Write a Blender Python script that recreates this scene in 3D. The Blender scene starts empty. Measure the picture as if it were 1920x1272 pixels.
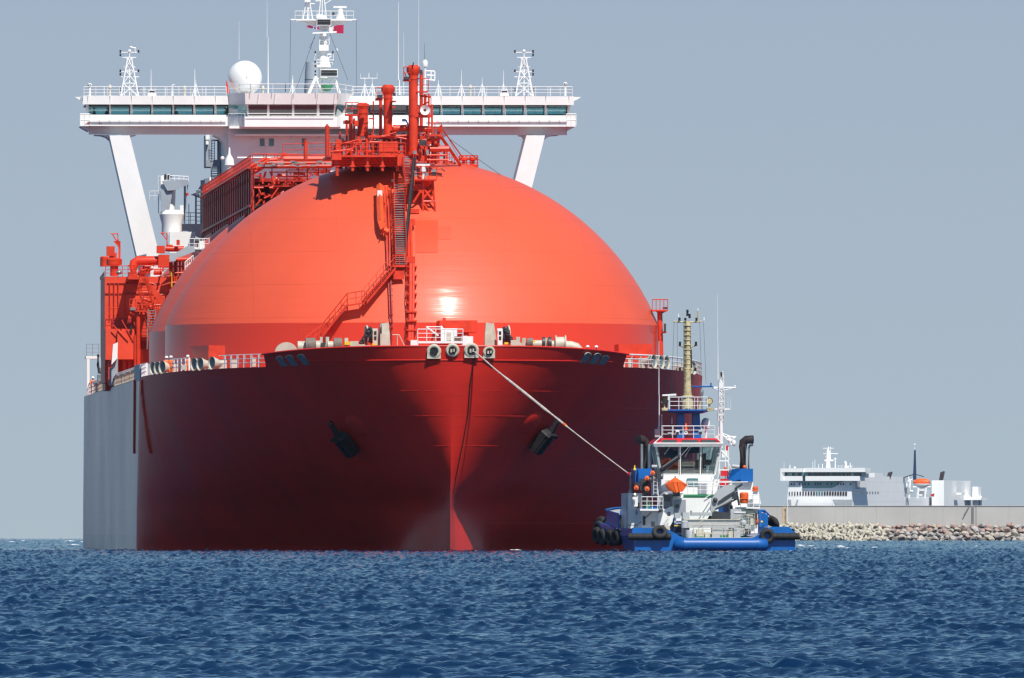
import bpy, math, random
import numpy as np
from mathutils import Vector, Matrix
R = math.radians
sc = bpy.context.scene
col = sc.collection
# ---------------------------------------------------------------- camera, sky, sun, exposure
F = 29000.0                       # focal length in pixels of the 1920-wide photograph
EYE = 1.8
HOR = 992.0                       # eye level row
CX = 960.0
cam = bpy.data.cameras.new('camera'); cam_o = bpy.data.objects.new('camera', cam); col.objects.link(cam_o)
cam.sensor_width = 36; cam.lens = F / 1920 * 36
cam.clip_start = 1.0; cam.clip_end = 30000
cam_o.location = (0, 0, EYE)
cam_o.rotation_euler = (R(90) + math.atan((HOR - 636) / F), 0, 0)
sc.camera = cam_o
SUN_EL, SUN_AZ = 52.0, 23.0       # azimuth: to the right of straight behind the camera
sd = Vector((math.cos(R(SUN_EL)) * math.sin(R(SUN_AZ)), -math.cos(R(SUN_EL)) * math.cos(R(SUN_AZ)), math.sin(R(SUN_EL))))
w = bpy.data.worlds.new('World'); sc.world = w; w.use_nodes = True
nt = w.node_tree; bg = nt.nodes['Background']
sky = nt.nodes.new('ShaderNodeTexSky'); sky.sky_type = 'NISHITA'; sky.sun_disc = False
sky.sun_elevation = R(SUN_EL); sky.sun_rotation = R(180 - SUN_AZ)
sky.air_density = 1.0; sky.dust_density = 0.6; sky.ozone_density = 2.0
hs = nt.nodes.new('ShaderNodeHueSaturation'); hs.inputs['Saturation'].default_value = 1.0
tint = nt.nodes.new('ShaderNodeMix'); tint.data_type = 'RGBA'; tint.blend_type = 'MULTIPLY'; tint.inputs[0].default_value = 1.0
tint.inputs[7].default_value = (0.71, 0.96, 1.09, 1)
nt.links.new(sky.outputs[0], tint.inputs[6])
# low sky of a hazy summer day: an even grey blue band above the sea that passes into the clear sky higher up
wtc = nt.nodes.new('ShaderNodeTexCoord'); wse = nt.nodes.new('ShaderNodeSeparateXYZ'); nt.links.new(wtc.outputs['Generated'], wse.inputs[0])
wr = nt.nodes.new('ShaderNodeValToRGB'); wmr = nt.nodes.new('ShaderNodeMapRange'); wmr.inputs[1].default_value = -0.002; wmr.inputs[2].default_value = 0.036
nt.links.new(wse.outputs[2], wmr.inputs[0]); nt.links.new(wmr.outputs[0], wr.inputs[0])
LOW = [(0.0, (0.425, 0.520, 0.590)), (0.45, (0.402, 0.490, 0.585)), (1.0, (0.362, 0.452, 0.575))]
wr.color_ramp.elements[0].color = (*[v for v in LOW[0][1]], 1); wr.color_ramp.elements[1].color = (*LOW[2][1], 1)
e_ = wr.color_ramp.elements.new(LOW[1][0]); e_.color = (*LOW[1][1], 1)
wg = nt.nodes.new('ShaderNodeVectorMath'); wg.operation = 'SCALE'; wg.inputs['Scale'].default_value = 1 / 0.085; nt.links.new(wr.outputs[0], wg.inputs[0])
wf = nt.nodes.new('ShaderNodeMapRange'); wf.inputs[1].default_value = 0.036; wf.inputs[2].default_value = 0.11; wf.inputs[3].default_value = 1; wf.inputs[4].default_value = 0
nt.links.new(wse.outputs[2], wf.inputs[0])
wm = nt.nodes.new('ShaderNodeMix'); wm.data_type = 'RGBA'; nt.links.new(wf.outputs[0], wm.inputs[0])
nt.links.new(tint.outputs[2], wm.inputs[6]); nt.links.new(wg.outputs[0], wm.inputs[7]); nt.links.new(wm.outputs[2], bg.inputs[0])
bg.inputs[1].default_value = 0.085
sl = bpy.data.lights.new('sun', 'SUN'); sl.energy = 5.0; sl.angle = R(0.53); sl.color = (1.0, 0.95, 0.87)
so = bpy.data.objects.new('sun', sl); col.objects.link(so); so.rotation_euler = sd.to_track_quat('Z', 'Y').to_euler()
so.location = sd * 500
sc.view_settings.view_transform = 'Standard'; sc.view_settings.look = 'None'
sc.view_settings.exposure = 0.0; sc.view_settings.gamma = 1.0
sc.cycles.max_bounces = 6; sc.cycles.glossy_bounces = 4; sc.cycles.diffuse_bounces = 3
sc.cycles.use_adaptive_sampling = True
sc.cycles.filter_width = 1.4
rnd = random.Random(7)

# ---------------------------------------------------------------- materials
MATS = {}
def paint(name, c, rough=0.45, var=0.12, scale=0.6, streak=0.0, metal=0.0, coat=0.0, seam=None, dirt=(0.16, 0.09, 0.06), spec=0.5, bump=0.0, bscale=0.45, sxy=1.3, sz=0.06, boot=None, bands=0.0):
    """painted metal: colour with slow mottling, vertical weathering streaks and optional plate seams (metres)"""
    m = bpy.data.materials.new(name); m.use_nodes = True; MATS[name] = m
    t = m.node_tree; N = t.nodes; Lk = t.links; b = N['Principled BSDF']
    b.inputs['Roughness'].default_value = rough; b.inputs['Metallic'].default_value = metal
    b.inputs['Coat Weight'].default_value = coat; b.inputs['Coat Roughness'].default_value = 0.17
    b.inputs['Specular IOR Level'].default_value = spec
    tc = N.new('ShaderNodeTexCoord')
    n1 = N.new('ShaderNodeTexNoise'); n1.inputs['Scale'].default_value = scale; n1.inputs['Detail'].default_value = 5
    Lk.new(tc.outputs['Object'], n1.inputs['Vector'])
    mr = N.new('ShaderNodeMapRange'); mr.inputs[1].default_value = 0.3; mr.inputs[2].default_value = 0.7
    mr.inputs[3].default_value = 1 - var; mr.inputs[4].default_value = 1 + var * 0.6
    Lk.new(n1.outputs[0], mr.inputs[0])
    mx = N.new('ShaderNodeMix'); mx.data_type = 'RGBA'; mx.blend_type = 'MULTIPLY'; mx.inputs[0].default_value = 1
    mx.inputs[6].default_value = (*c, 1); Lk.new(mr.outputs[0], mx.inputs[7])
    out = mx.outputs[2]
    if streak > 0:
        mp = N.new('ShaderNodeMapping'); mp.inputs['Scale'].default_value = (sxy, sxy, sz)
        Lk.new(tc.outputs['Object'], mp.inputs[0])
        n2 = N.new('ShaderNodeTexNoise'); n2.inputs['Scale'].default_value = 1.0; n2.inputs['Detail'].default_value = 6
        Lk.new(mp.outputs[0], n2.inputs['Vector'])
        m2 = N.new('ShaderNodeMapRange'); m2.inputs[1].default_value = 0.55; m2.inputs[2].default_value = 0.78
        m2.inputs[3].default_value = 0; m2.inputs[4].default_value = streak; Lk.new(n2.outputs[0], m2.inputs[0])
        mx2 = N.new('ShaderNodeMix'); mx2.data_type = 'RGBA'; Lk.new(m2.outputs[0], mx2.inputs[0])
        Lk.new(out, mx2.inputs[6]); mx2.inputs[7].default_value = (*dirt, 1); out = mx2.outputs[2]
    Lk.new(out, b.inputs['Base Color'])
    mr2 = N.new('ShaderNodeMapRange'); mr2.inputs[3].default_value = max(0.02, rough - 0.07); mr2.inputs[4].default_value = rough + 0.1
    Lk.new(n1.outputs[0], mr2.inputs[0]); Lk.new(mr2.outputs[0], b.inputs['Roughness'])
    h = None
    if seam:
        sep = N.new('ShaderNodeSeparateXYZ'); Lk.new(tc.outputs['Object'], sep.inputs[0])
        for ax, per, wd in seam:
            d = N.new('ShaderNodeMath'); d.operation = 'DIVIDE'; d.inputs[1].default_value = per; Lk.new(sep.outputs[ax], d.inputs[0])
            f = N.new('ShaderNodeMath'); f.operation = 'FRACT'; Lk.new(d.outputs[0], f.inputs[0])
            l = N.new('ShaderNodeMath'); l.operation = 'LESS_THAN'; l.inputs[1].default_value = wd / per; Lk.new(f.outputs[0], l.inputs[0])
            if h is None: h = l.outputs[0]
            else:
                mxm = N.new('ShaderNodeMath'); mxm.operation = 'MAXIMUM'; Lk.new(h, mxm.inputs[0]); Lk.new(l.outputs[0], mxm.inputs[1]); h = mxm.outputs[0]
        sm = N.new('ShaderNodeMix'); sm.data_type = 'RGBA'; sm.blend_type = 'MULTIPLY'
        sf = N.new('ShaderNodeMath'); sf.operation = 'MULTIPLY'; sf.inputs[1].default_value = 0.3; Lk.new(h, sf.inputs[0])
        Lk.new(sf.outputs[0], sm.inputs[0]); Lk.new(out, sm.inputs[6]); sm.inputs[7].default_value = (0.55, 0.5, 0.5, 1)
        Lk.new(sm.outputs[2], b.inputs['Base Color'])
    if boot:
        sep = N.new('ShaderNodeSeparateXYZ'); Lk.new(tc.outputs['Object'], sep.inputs[0]); l = N.new('ShaderNodeMath'); l.operation = 'LESS_THAN'; l.inputs[1].default_value = boot; Lk.new(sep.outputs[2], l.inputs[0])
        bm_ = N.new('ShaderNodeMix'); bm_.data_type = 'RGBA'; Lk.new(l.outputs[0], bm_.inputs[0]); src = b.inputs['Base Color'].links[0].from_socket
        Lk.new(src, bm_.inputs[6]); bm_.inputs[7].default_value = (0.30, 0.20, 0.21, 1); Lk.new(bm_.outputs[2], b.inputs['Base Color'])
    if bump > 0:
        bmp = N.new('ShaderNodeMapping'); bmp.inputs['Scale'].default_value = (0.05, 0.05, 1.0); Lk.new(tc.outputs['Object'], bmp.inputs[0])
        n4 = N.new('ShaderNodeTexNoise'); n4.inputs['Scale'].default_value = 1.1; n4.inputs['Detail'].default_value = 3; Lk.new(bmp.outputs[0], n4.inputs['Vector'])
        b4 = N.new('ShaderNodeBump'); b4.inputs['Distance'].default_value = max(bands, 1e-4); Lk.new(n4.outputs[0], b4.inputs['Height'])
        n3 = N.new('ShaderNodeTexNoise'); n3.inputs['Scale'].default_value = bscale; n3.inputs['Detail'].default_value = 2
        Lk.new(tc.outputs['Object'], n3.inputs['Vector'])
        bp = N.new('ShaderNodeBump'); bp.inputs['Strength'].default_value = 1.0; bp.inputs['Distance'].default_value = bump; Lk.new(b4.outputs[0], bp.inputs['Normal'])
        Lk.new(n3.outputs[0], bp.inputs['Height']); Lk.new(bp.outputs[0], b.inputs['Normal']); Lk.new(bp.outputs[0], b.inputs['Coat Normal'])
    return m
def glass(name, c, rough=0.05):
    m = bpy.data.materials.new(name); m.use_nodes = True; MATS[name] = m
    t = m.node_tree; N = t.nodes; b = N['Principled BSDF']
    tc = N.new('ShaderNodeTexCoord'); n = N.new('ShaderNodeTexNoise'); n.inputs['Scale'].default_value = 0.5
    t.links.new(tc.outputs['Object'], n.inputs['Vector'])
    r = N.new('ShaderNodeValToRGB'); r.color_ramp.elements[0].position = 0.35; r.color_ramp.elements[1].position = 0.65
    r.color_ramp.elements[0].color = (*[x * 0.7 for x in c], 1); r.color_ramp.elements[1].color = (*[x * 1.2 for x in c], 1)
    t.links.new(n.outputs[0], r.inputs[0]); t.links.new(r.outputs[0], b.inputs['Base Color'])
    b.inputs['Roughness'].default_value = rough; b.inputs['Specular IOR Level'].default_value = 0.8
    return m
paint('hull_red', (0.68, 0.026, 0.016), 0.42, 0.16, 0.22, streak=0.25, sxy=0.5, sz=0.07, dirt=(0.36, 0.03, 0.025), spec=0.35, seam=[(2, 2.6, 0.05), (1, 14.0, 0.06)], bump=0.03)
paint('hull_side_sheen', (0.42, 0.26, 0.29), 0.29, 0.25, 0.06, streak=0.9, dirt=(0.13, 0.09, 0.09), seam=[(2, 3.4, 0.11), (1, 28.0, 2.2)], bump=0.03, spec=0.55, sxy=0.16, sz=0.09, boot=1.35)  # grey-mauve base paints in the sky reflection, over some faded and streaked paint
paint('tank_red', (0.74, 0.103, 0.046), 0.50, 0.06, 0.12, streak=0.06, dirt=(0.62, 0.12, 0.06), coat=0.17, spec=0.3, bump=0.035, bscale=0.28, bands=0.05, seam=[(2, 2.9, 0.05), (0, 7.3, 0.05)])
paint('skirt_red', (0.70, 0.048, 0.018), 0.33, 0.06, 0.10, coat=0.3)
paint('deck_red', (0.55, 0.035, 0.012), 0.5, 0.18, 0.5, streak=0.08)
paint('gear_red', (0.70, 0.048, 0.014), 0.42, 0.2, 1.2, streak=0.10, dirt=(0.25, 0.03, 0.02))
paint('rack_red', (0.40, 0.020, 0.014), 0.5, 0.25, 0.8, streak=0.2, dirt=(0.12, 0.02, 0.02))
paint('house_red', (0.80, 0.070, 0.026), 0.45, 0.12, 0.5, streak=0.10, dirt=(0.4, 0.05, 0.03))
paint('white', (0.88, 0.87, 0.85), 0.42, 0.05, 0.5, streak=0.07, dirt=(0.55, 0.42, 0.33))
paint('clean_white', (0.82, 0.82, 0.81), 0.38, 0.04, 0.5)
paint('grey_blue', (0.33, 0.37, 0.42), 0.5, 0.12, 0.7, streak=0.15, dirt=(0.3, 0.25, 0.22))
paint('cream', (0.55, 0.51, 0.41), 0.5, 0.15, 1.5, streak=0.15, dirt=(0.25, 0.16, 0.10))
paint('chock_blue', (0.16, 0.20, 0.23), 0.4, 0.15, 1.5)
paint('black', (0.018, 0.018, 0.020), 0.5, 0.3, 1.5)
paint('dark_steel', (0.07, 0.07, 0.075), 0.45, 0.3, 2.0, metal=0.3)
paint('steel', (0.50, 0.50, 0.48), 0.3, 0.15, 2.0, metal=0.7)
paint('yellow', (0.75, 0.52, 0.03), 0.5, 0.1, 2.0)
def tinted(name, c, gl=0.12):
    m = bpy.data.materials.new(name); m.use_nodes = True; MATS[name] = m
    t = m.node_tree; N = t.nodes; N.remove(N['Principled BSDF'])
    tr = N.new('ShaderNodeBsdfTransparent'); tr.inputs[0].default_value = (*c, 1); g = N.new('ShaderNodeBsdfGlossy'); g.inputs['Roughness'].default_value = 0.03
    mx = N.new('ShaderNodeMixShader'); mx.inputs[0].default_value = gl
    t.links.new(tr.outputs[0], mx.inputs[1]); t.links.new(g.outputs[0], mx.inputs[2]); t.links.new(mx.outputs[0], N['Material Output'].inputs[0])
tinted('tint_glass', (0.66, 0.86, 0.87)); tinted('wheel_glass', (0.76, 0.84, 0.83), 0.10)
glass('teal_glass', (0.10, 0.20, 0.23)); glass('dark_glass', (0.025, 0.02, 0.035)); glass('clear_dark', (0.02, 0.03, 0.032))

# ---------------------------------------------------------------- mesh builder
class MB:
    def __init__(s): s.v = []; s.f = []
    def add(s, vs, fs):
        n = len(s.v); s.v += [tuple(v) for v in vs]; s.f += [tuple(n + i for i in f) for f in fs]; return s
    def bx(s, x0, x1, y0, y1, z0, z1):
        return s.add([(x0, y0, z0), (x1, y0, z0), (x1, y1, z0), (x0, y1, z0), (x0, y0, z1), (x1, y0, z1), (x1, y1, z1), (x0, y1, z1)],
                     [(0, 3, 2, 1), (4, 5, 6, 7), (0, 1, 5, 4), (1, 2, 6, 5), (2, 3, 7, 6), (3, 0, 4, 7)])
    def box(s, c, d): return s.bx(c[0] - d[0] / 2, c[0] + d[0] / 2, c[1] - d[1] / 2, c[1] + d[1] / 2, c[2] - d[2] / 2, c[2] + d[2] / 2)
    def tube(s, a, b, r, r2=None, n=6, cap=True):
        a = Vector(a); b = Vector(b); r2 = r if r2 is None else r2; d = b - a
        if d.length < 1e-6: return s
        q = d.to_track_quat('Z', 'Y'); vs = []
        for p, rr in ((a, r), (b, r2)):
            vs += [p + q @ Vector((rr * math.cos(k * 2 * math.pi / n), rr * math.sin(k * 2 * math.pi / n), 0)) for k in range(n)]
        fs = [(k, (k + 1) % n, n + (k + 1) % n, n + k) for k in range(n)]
        if cap: fs += [tuple(range(n - 1, -1, -1)), tuple(range(n, 2 * n))]
        return s.add(vs, fs)
    def path(s, pts, r, n=6):
        """one bent pipe through the points (shared rings at the bends)"""
        P = [Vector(p) for p in pts]; rings = []
        for i, p in enumerate(P):
            d = (P[min(i + 1, len(P) - 1)] - P[max(i - 1, 0)]).normalized(); q = d.to_track_quat('Z', 'Y')
            rr = r[i] if isinstance(r, (list, tuple)) else r
            rings.append([p + q @ Vector((rr * math.cos(k * 2 * math.pi / n), rr * math.sin(k * 2 * math.pi / n), 0)) for k in range(n)])
        vs = [v for rg in rings for v in rg]; fs = []
        for i in range(len(P) - 1):
            for k in range(n):
                # nearest-angle matching keeps the pipe from twisting
                fs.append((i * n + k, i * n + (k + 1) % n, (i + 1) * n + (k + 1) % n, (i + 1) * n + k))
        fs += [tuple(range(n - 1, -1, -1)), tuple(range((len(P) - 1) * n, len(P) * n))]
        return s.add(vs, fs)
    def lathe(s, o, prof, n=24, axis=(0, 0, 1), a0=0, a1=360):
        """profile (r, h) turned about an axis through o"""
        q = Vector(axis).to_track_quat('Z', 'Y'); o = Vector(o); full = abs(a1 - a0 - 360) < 1e-6
        m = n if full else n + 1; vs = []
        for r, h in prof:
            vs += [o + q @ Vector((r * math.cos(R(a0 + (a1 - a0) * k / n)), r * math.sin(R(a0 + (a1 - a0) * k / n)), h)) for k in range(m)]
        fs = []
        for i in range(len(prof) - 1):
            for k in range(n):
                k2 = (k + 1) % m
                fs.append((i * m + k, i * m + k2, (i + 1) * m + k2, (i + 1) * m + k))
        return s.add(vs, fs)
    def ball(s, c, r, n=12, sz=1.0):
        return s.lathe(c, [(max(1e-3, r * math.cos(R(a))), r * sz * math.sin(R(a))) for a in range(-90, 91, 15)], n)
    def prism(s, poly, ext):
        """flat polygon (3-D points) given a thickness vector"""
        P = [Vector(p) for p in poly]; e = Vector(ext); n = len(P)
        return s.add(P + [p + e for p in P], [tuple(range(n - 1, -1, -1)), tuple(range(n, 2 * n))] + [(k, (k + 1) % n, n + (k + 1) % n, n + k) for k in range(n)])
    def torus(s, c, Rr, r, axis=(0, 1, 0), n=20, m=8, sq=1.0):
        prof = [(Rr + r * math.cos(2 * math.pi * k / m), r * sq * math.sin(2 * math.pi * k / m)) for k in range(m + 1)]
        return s.lathe(c, prof, n, axis)
    def rail(s, pts, h=1.05, bars=3, step=1.6, r=0.03, up=(0, 0, 1)):
        """guard rail along the foot line pts"""
        P = [Vector(p) for p in pts]; U = Vector(up)
        for a, b in zip(P, P[1:]):
            n = max(1, round((b - a).length / step))
            for k in range(n + 1):
                p = a.lerp(b, k / n); s.tube(p, p + U * h, r, n=4)
            for k in range(1, bars + 1): s.tube(a + U * h * k / bars, b + U * h * k / bars, r * (1.15 if k == bars else 0.8), n=4)
        return s
    def ladder(s, a, b, side, wd=0.6, step=0.35, r=0.03):
        a = Vector(a); b = Vector(b); S = Vector(side).normalized() * wd / 2
        s.tube(a - S, b - S, r, n=4); s.tube(a + S, b + S, r, n=4)
        n = max(2, int((b - a).length / step))
        for k in range(n): p = a.lerp(b, (k + .5) / n); s.tube(p - S, p + S, r * 0.7, n=4)
        return s
    def stairs(s, a, b, side, wd=0.9, n=None, rails=True, hh=1.0):
        """stair flight: stringers, treads and hand rails"""
        a = Vector(a); b = Vector(b); S = Vector(side).normalized() * wd / 2; n = n or max(3, int(abs(b.z - a.z) / 0.25))
        for sg in (-1, 1):
            s.prism([a + S * sg + Vector((0, 0, -.16)), b + S * sg + Vector((0, 0, -.16)), b + S * sg + Vector((0, 0, .1)), a + S * sg + Vector((0, 0, .1))], S.normalized() * 0.05)
            if rails:
                up = Vector((0, 0, hh)); s.tube(a + S * sg + up, b + S * sg + up, .03, n=4); s.tube(a + S * sg + up * .5, b + S * sg + up * .5, .022, n=4)
                for k in range(5): p = a.lerp(b, k / 4) + S * sg; s.tube(p, p + up, .025, n=4)
        fw = (b - a); fw.z = 0
        fw = fw.normalized() if fw.length > 0.05 else Vector((0, 1, 0))
        for k in range(n):
            p = a.lerp(b, (k + .5) / n); e = fw * 0.14
            s.prism([p - S - e, p + S - e, p + S + e, p - S + e], (0, 0, -0.05))
        return s
    def lattice(s, a, b, w0, w1, n=4, r=0.04):
        """four-legged lattice mast from a up to b, widths w0 -> w1"""
        a = Vector(a); b = Vector(b)
        def cr(k):
            t = k / n; p = a.lerp(b, t); ww = (w0 + (w1 - w0) * t) / 2
            return [p + Vector((sx * ww, sy * ww, 0)) for sx, sy in ((-1, -1), (1, -1), (1, 1), (-1, 1))]
        for k in range(n):
            c0, c1 = cr(k), cr(k + 1)
            for i in range(4):
                s.tube(c0[i], c1[i], r, n=5); s.tube(c1[i], c1[(i + 1) % 4], r * .7, n=4)
                s.tube(c0[i], c1[(i + 1) % 4], r * .6, n=4); s.tube(c0[(i + 1) % 4], c1[i], r * .6, n=4)
        return s
    def build(s, name, mat, parent=None, smooth=True, ang=38):
        me = bpy.data.meshes.new(name); me.from_pydata(s.v, [], s.f); me.update()
        if smooth:
            me.polygons.foreach_set('use_smooth', [True] * len(me.polygons)); me.set_sharp_from_angle(angle=R(ang))
        o = bpy.data.objects.new(name, me); col.objects.link(o)
        if mat: me.materials.append(MATS[mat] if isinstance(mat, str) else mat)
        if parent: o.parent = parent
        return o
def tag(o, label=None, cat=None, group=None, kind=None):
    for k, v in (('label', label), ('category', cat), ('group', group), ('kind', kind)):
        if v: o[k] = v
    return o
def thing(name, label, cat, loc=(0, 0, 0), rz=0, group=None):
    o = bpy.data.objects.new(name, None); col.objects.link(o); o.location = loc; o.rotation_euler = (0, 0, rz); o.empty_display_size = 1
    return tag(o, label, cat, group)
def struct(o): o['kind'] = 'structure'; return o
class Frame:
    """a ship's own axes: x to its image-right side, y away from the viewer, z up from its waterline"""
    def __init__(s, X0, Y0, Z0, yaw): s.X0, s.Y0, s.Z0, s.yaw = X0, Y0, Z0, yaw; s.c, s.s = math.cos(yaw), math.sin(yaw)
    def p(s, px, py, y):
        k = (px - CX) / F
        x = (k * (s.Y0 + y * s.c) - s.X0 + y * s.s) / (s.c - k * s.s)
        Y = s.Y0 + x * s.s + y * s.c
        return Vector((x, y, EYE + (HOR - py) / F * Y - s.Z0))
    def m(s, y): return (s.Y0 + y * s.c) / F          # metres per photo pixel at that depth
    def world(s, v): return Vector((s.X0 + v[0] * s.c - v[1] * s.s, s.Y0 + v[0] * s.s + v[1] * s.c, s.Z0 + v[2]))
# ---------------------------------------------------------------- the sea: real wave relief on the curved earth
RE = 7.4e6                                            # earth radius with the usual refraction
def fft_tile(n, size, wind_ang, lam0, lam1, seed, spread=2.0):
    r = np.random.RandomState(seed); k1 = np.fft.fftfreq(n, size / n) * 2 * np.pi
    kx, ky = np.meshgrid(k1, k1, indexing='xy'); k = np.hypot(kx, ky); k[0, 0] = 1
    lam = 2 * np.pi / k
    amp = k ** -1.75 * np.exp(-(lam / lam1) ** 4) * np.exp(-(lam0 / lam) ** 4)
    ca = (kx * math.cos(wind_ang) + ky * math.sin(wind_ang)) / k
    amp = amp * (0.45 + np.abs(ca) ** spread); amp[0, 0] = 0
    h = np.real(np.fft.ifft2(amp * (r.randn(n, n) + 1j * r.randn(n, n)) * n))
    return (h / h.std()).astype(np.float32)
def sample(tile, size, x, y):
    n = tile.shape[0]; u = (x / size % 1) * n; v = (y / size % 1) * n
    i = np.floor(u).astype(np.int32); j = np.floor(v).astype(np.int32); fu = u - i; fv = v - j
    i %= n; j %= n; i2 = (i + 1) % n; j2 = (j + 1) % n
    return (tile[j, i] * (1 - fu) * (1 - fv) + tile[j, i2] * fu * (1 - fv) + tile[j2, i] * (1 - fu) * fv + tile[j2, i2] * fu * fv)
def make_sea():
    d = [60.0]
    while d[-1] < 9000:
        q = d[-1]
        d.append(q + (q / 300 if q < 165 else q / 1900 if q < 1400 else q / 1100 if q < 3200 else q / 160))
    d = np.array(d)
    half = 960 / F
    inner = np.linspace(-half * 1.12, half * 1.12, 620)
    outer = half * 1.12 * np.geomspace(1.03, 40, 46)
    tx = np.concatenate([-outer[::-1], inner, outer])
    D, T = np.meshgrid(d, tx, indexing='ij'); X = D * T; Y = D.copy()
    tA = fft_tile(1024, 90.0, R(70), 0.10, 0.8, 3); tB = fft_tile(1024, 233.0, R(58), 0.45, 2.6, 5); tC = fft_tile(512, 900.0, R(62), 8, 40, 8)
    calm = 1.0 - 0.88 * np.exp(-((D - 1400) / 60) ** 4) * (T < -0.0255)       # smooth slick beside the ship
    calm *= 1.0 - 0.6 * np.exp(-((D - 1300) / 14) ** 2) * (T > 0.0185)
    H = (0.0155 * (1 + D / 900) * sample(tA, 90.0, X, Y)) + 0.0172 * (1 + D / 1500) * sample(tB, 233.0, X + 31, Y + 17)
    gust = 1.0 + 0.14 * np.clip(sample(tC, 900.0, X, Y), -1.5, 1.5)
    H = H * gust * calm + 0.03 * sample(tC, 900.0, X, Y)
    H = np.where(H > 0, H * (1 + 1.6 * np.clip(H, 0, .3)), H * 0.85)           # sharper crests
    make_sea.h = lambda x, y: float((lambda i, j: H[i, j] - (x * x + y * y) / (2 * RE))(int(np.clip(np.searchsorted(d, y), 0, len(d) - 1)), int(np.clip(np.searchsorted(tx, x / y), 0, len(tx) - 1))))
    Z = H - (X * X + Y * Y) / (2 * RE)
    nr, nc = D.shape
    co = np.stack([X, Y, Z], -1).reshape(-1, 3).astype(np.float32)
    a = (np.arange(nr - 1)[:, None] * nc + np.arange(nc - 1)[None, :]).ravel()
    q = np.stack([a, a + 1, a + nc + 1, a + nc], -1).astype(np.int32)
    me = bpy.data.meshes.new('sea'); me.vertices.add(len(co)); me.vertices.foreach_set('co', co.ravel())
    me.loops.add(q.size); me.loops.foreach_set('vertex_index', q.ravel()); me.polygons.add(len(q))
    me.polygons.foreach_set('loop_start', np.arange(0, q.size, 4, dtype=np.int32)); me.polygons.foreach_set('loop_total', np.full(len(q), 4, np.int32))
    me.polygons.foreach_set('use_smooth', np.ones(len(q), bool)); me.update()
    o = bpy.data.objects.new('sea', me); col.objects.link(o); struct(o)
    m = bpy.data.materials.new('sea_water'); m.use_nodes = True; t = m.node_tree; N = t.nodes; b = N['Principled BSDF']
    b.inputs['Base Color'].default_value = (0.003, 0.021, 0.064, 1); b.inputs['Roughness'].default_value = 0.10
    b.inputs['IOR'].default_value = 1.333; b.inputs['Specular IOR Level'].default_value = 0.42
    tc = N.new('ShaderNodeTexCoord'); nz = N.new('ShaderNodeTexNoise'); nz.inputs['Scale'].default_value = 5.0; nz.inputs['Detail'].default_value = 3
    t.links.new(tc.outputs['Object'], nz.inputs['Vector'])
    bp = N.new('ShaderNodeBump'); bp.inputs['Distance'].default_value = 0.035; bp.inputs['Strength'].default_value = 0.6
    t.links.new(nz.outputs[0], bp.inputs['Height']); t.links.new(bp.outputs[0], b.inputs['Normal'])
    me.materials.append(m)
    return o
sea = make_sea()
# ---------------------------------------------------------------- the gas carrier
CF = Frame(-5.2, 1300.0, -0.11, R(3.15)); c = CF.p
carrier = thing('gas_carrier', 'huge red gas tanker ship with domed tank, bow towards the viewer', 'ship', (CF.X0, CF.Y0, CF.Z0), CF.yaw)
BEAM = 24.5
def smooth01(x): x = min(1, max(0, x)); return x * x * (3 - 2 * x)
def hull_pt(s, z):
    """half breadth and fore-aft place of the shell, s metres behind the stem at height z"""
    nf = 1 - smooth01((s - 3) / 16); zz = max(3.2 * nf, z, 0.0); wz = min(1.06, zz / 17); q = max(0.0, 1 - zz / 17)
    t0 = -4.0 * (max(0, zz - 4) / 13) ** 0.8
    Lz = 61 - 9 * wz; p = 1.3 + 0.316 * wz; e = 0.42 + 0.489 * q + 0.804 * q ** 2.756; e += (1.42 - e) * (1 - smooth01((zz - 3.2) / 2.6)) * nf
    u = min(1, s / Lz); b = BEAM * (1 - (1 - u) ** p) ** e
    if s > 230: b *= 1 - 0.35 * ((s - 230) / 62) ** 2
    return b, t0 + s
BW = next(s / 10 for s in range(1, 600) if hull_pt(s / 10, 15.5)[0] > 14.6)      # where the bulwark ends
def ztop(s):
    if s < BW: return 17.2 - 0.55 * (s / BW) ** 1.5
    if s < BW + 1: return 16.65 - 1.05 * smooth01((s - BW) / 1.0)
    return 15.6 - 0.6 * smooth01((s - BW) / 60)
SS = [0] + [290 * (i / 90) ** 2.6 for i in range(1, 91)]
SS = sorted(SS + [46 + k * .35 for k in range(56)] + [BW + q for q in (-.3, 0, .2, .4, .6, .8, 1.0, 1.3)])
def shell(s0, s1, nz=26):
    mb = MB(); S = [s for s in SS if s0 <= s <= s1]
    for sg in (-1, 1):
        vs = []; n = nz + 1
        for s in S:
            for k in range(n):
                z = -2 + (ztop(s) + 2) * k / nz; b, y = hull_pt(s + 5.0 * max(0, 1 - max(z, 0) / 15) * smooth01((s - 38) / 16) * (1 - smooth01((s - 80) / 80)), z); vs.append((sg * b, y, z))
        fs = []
        for i in range(len(S) - 1):
            for k in range(nz):
                q = (i * n + k, (i + 1) * n + k, (i + 1) * n + k + 1, i * n + k + 1); fs.append(q if sg > 0 else q[::-1])
        mb.add(vs, fs)
    return mb
hull = shell(0, 290)
bs = hull_pt(290, 0)[0]
hull.prism([(-bs - .2, 290, -2), (bs + .2, 290, -2), (bs + .2, 290, 14.9), (-bs - .2, 290, 14.9)], (0, .3, 0))
hull = hull.build('hull', 'hull_red', carrier, ang=60)
hull.data.materials.append(MATS['hull_side_sheen'])
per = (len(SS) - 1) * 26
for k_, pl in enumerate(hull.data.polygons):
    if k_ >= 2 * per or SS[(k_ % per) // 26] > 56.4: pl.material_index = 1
dk = MB(); top = [(hull_pt(s, 14.4)[0] - .15, hull_pt(s, 14.4)[1]) for s in SS]
n = len(top)
dz_ = lambda y: 15.55 if y < 12 else 15.0
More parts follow.
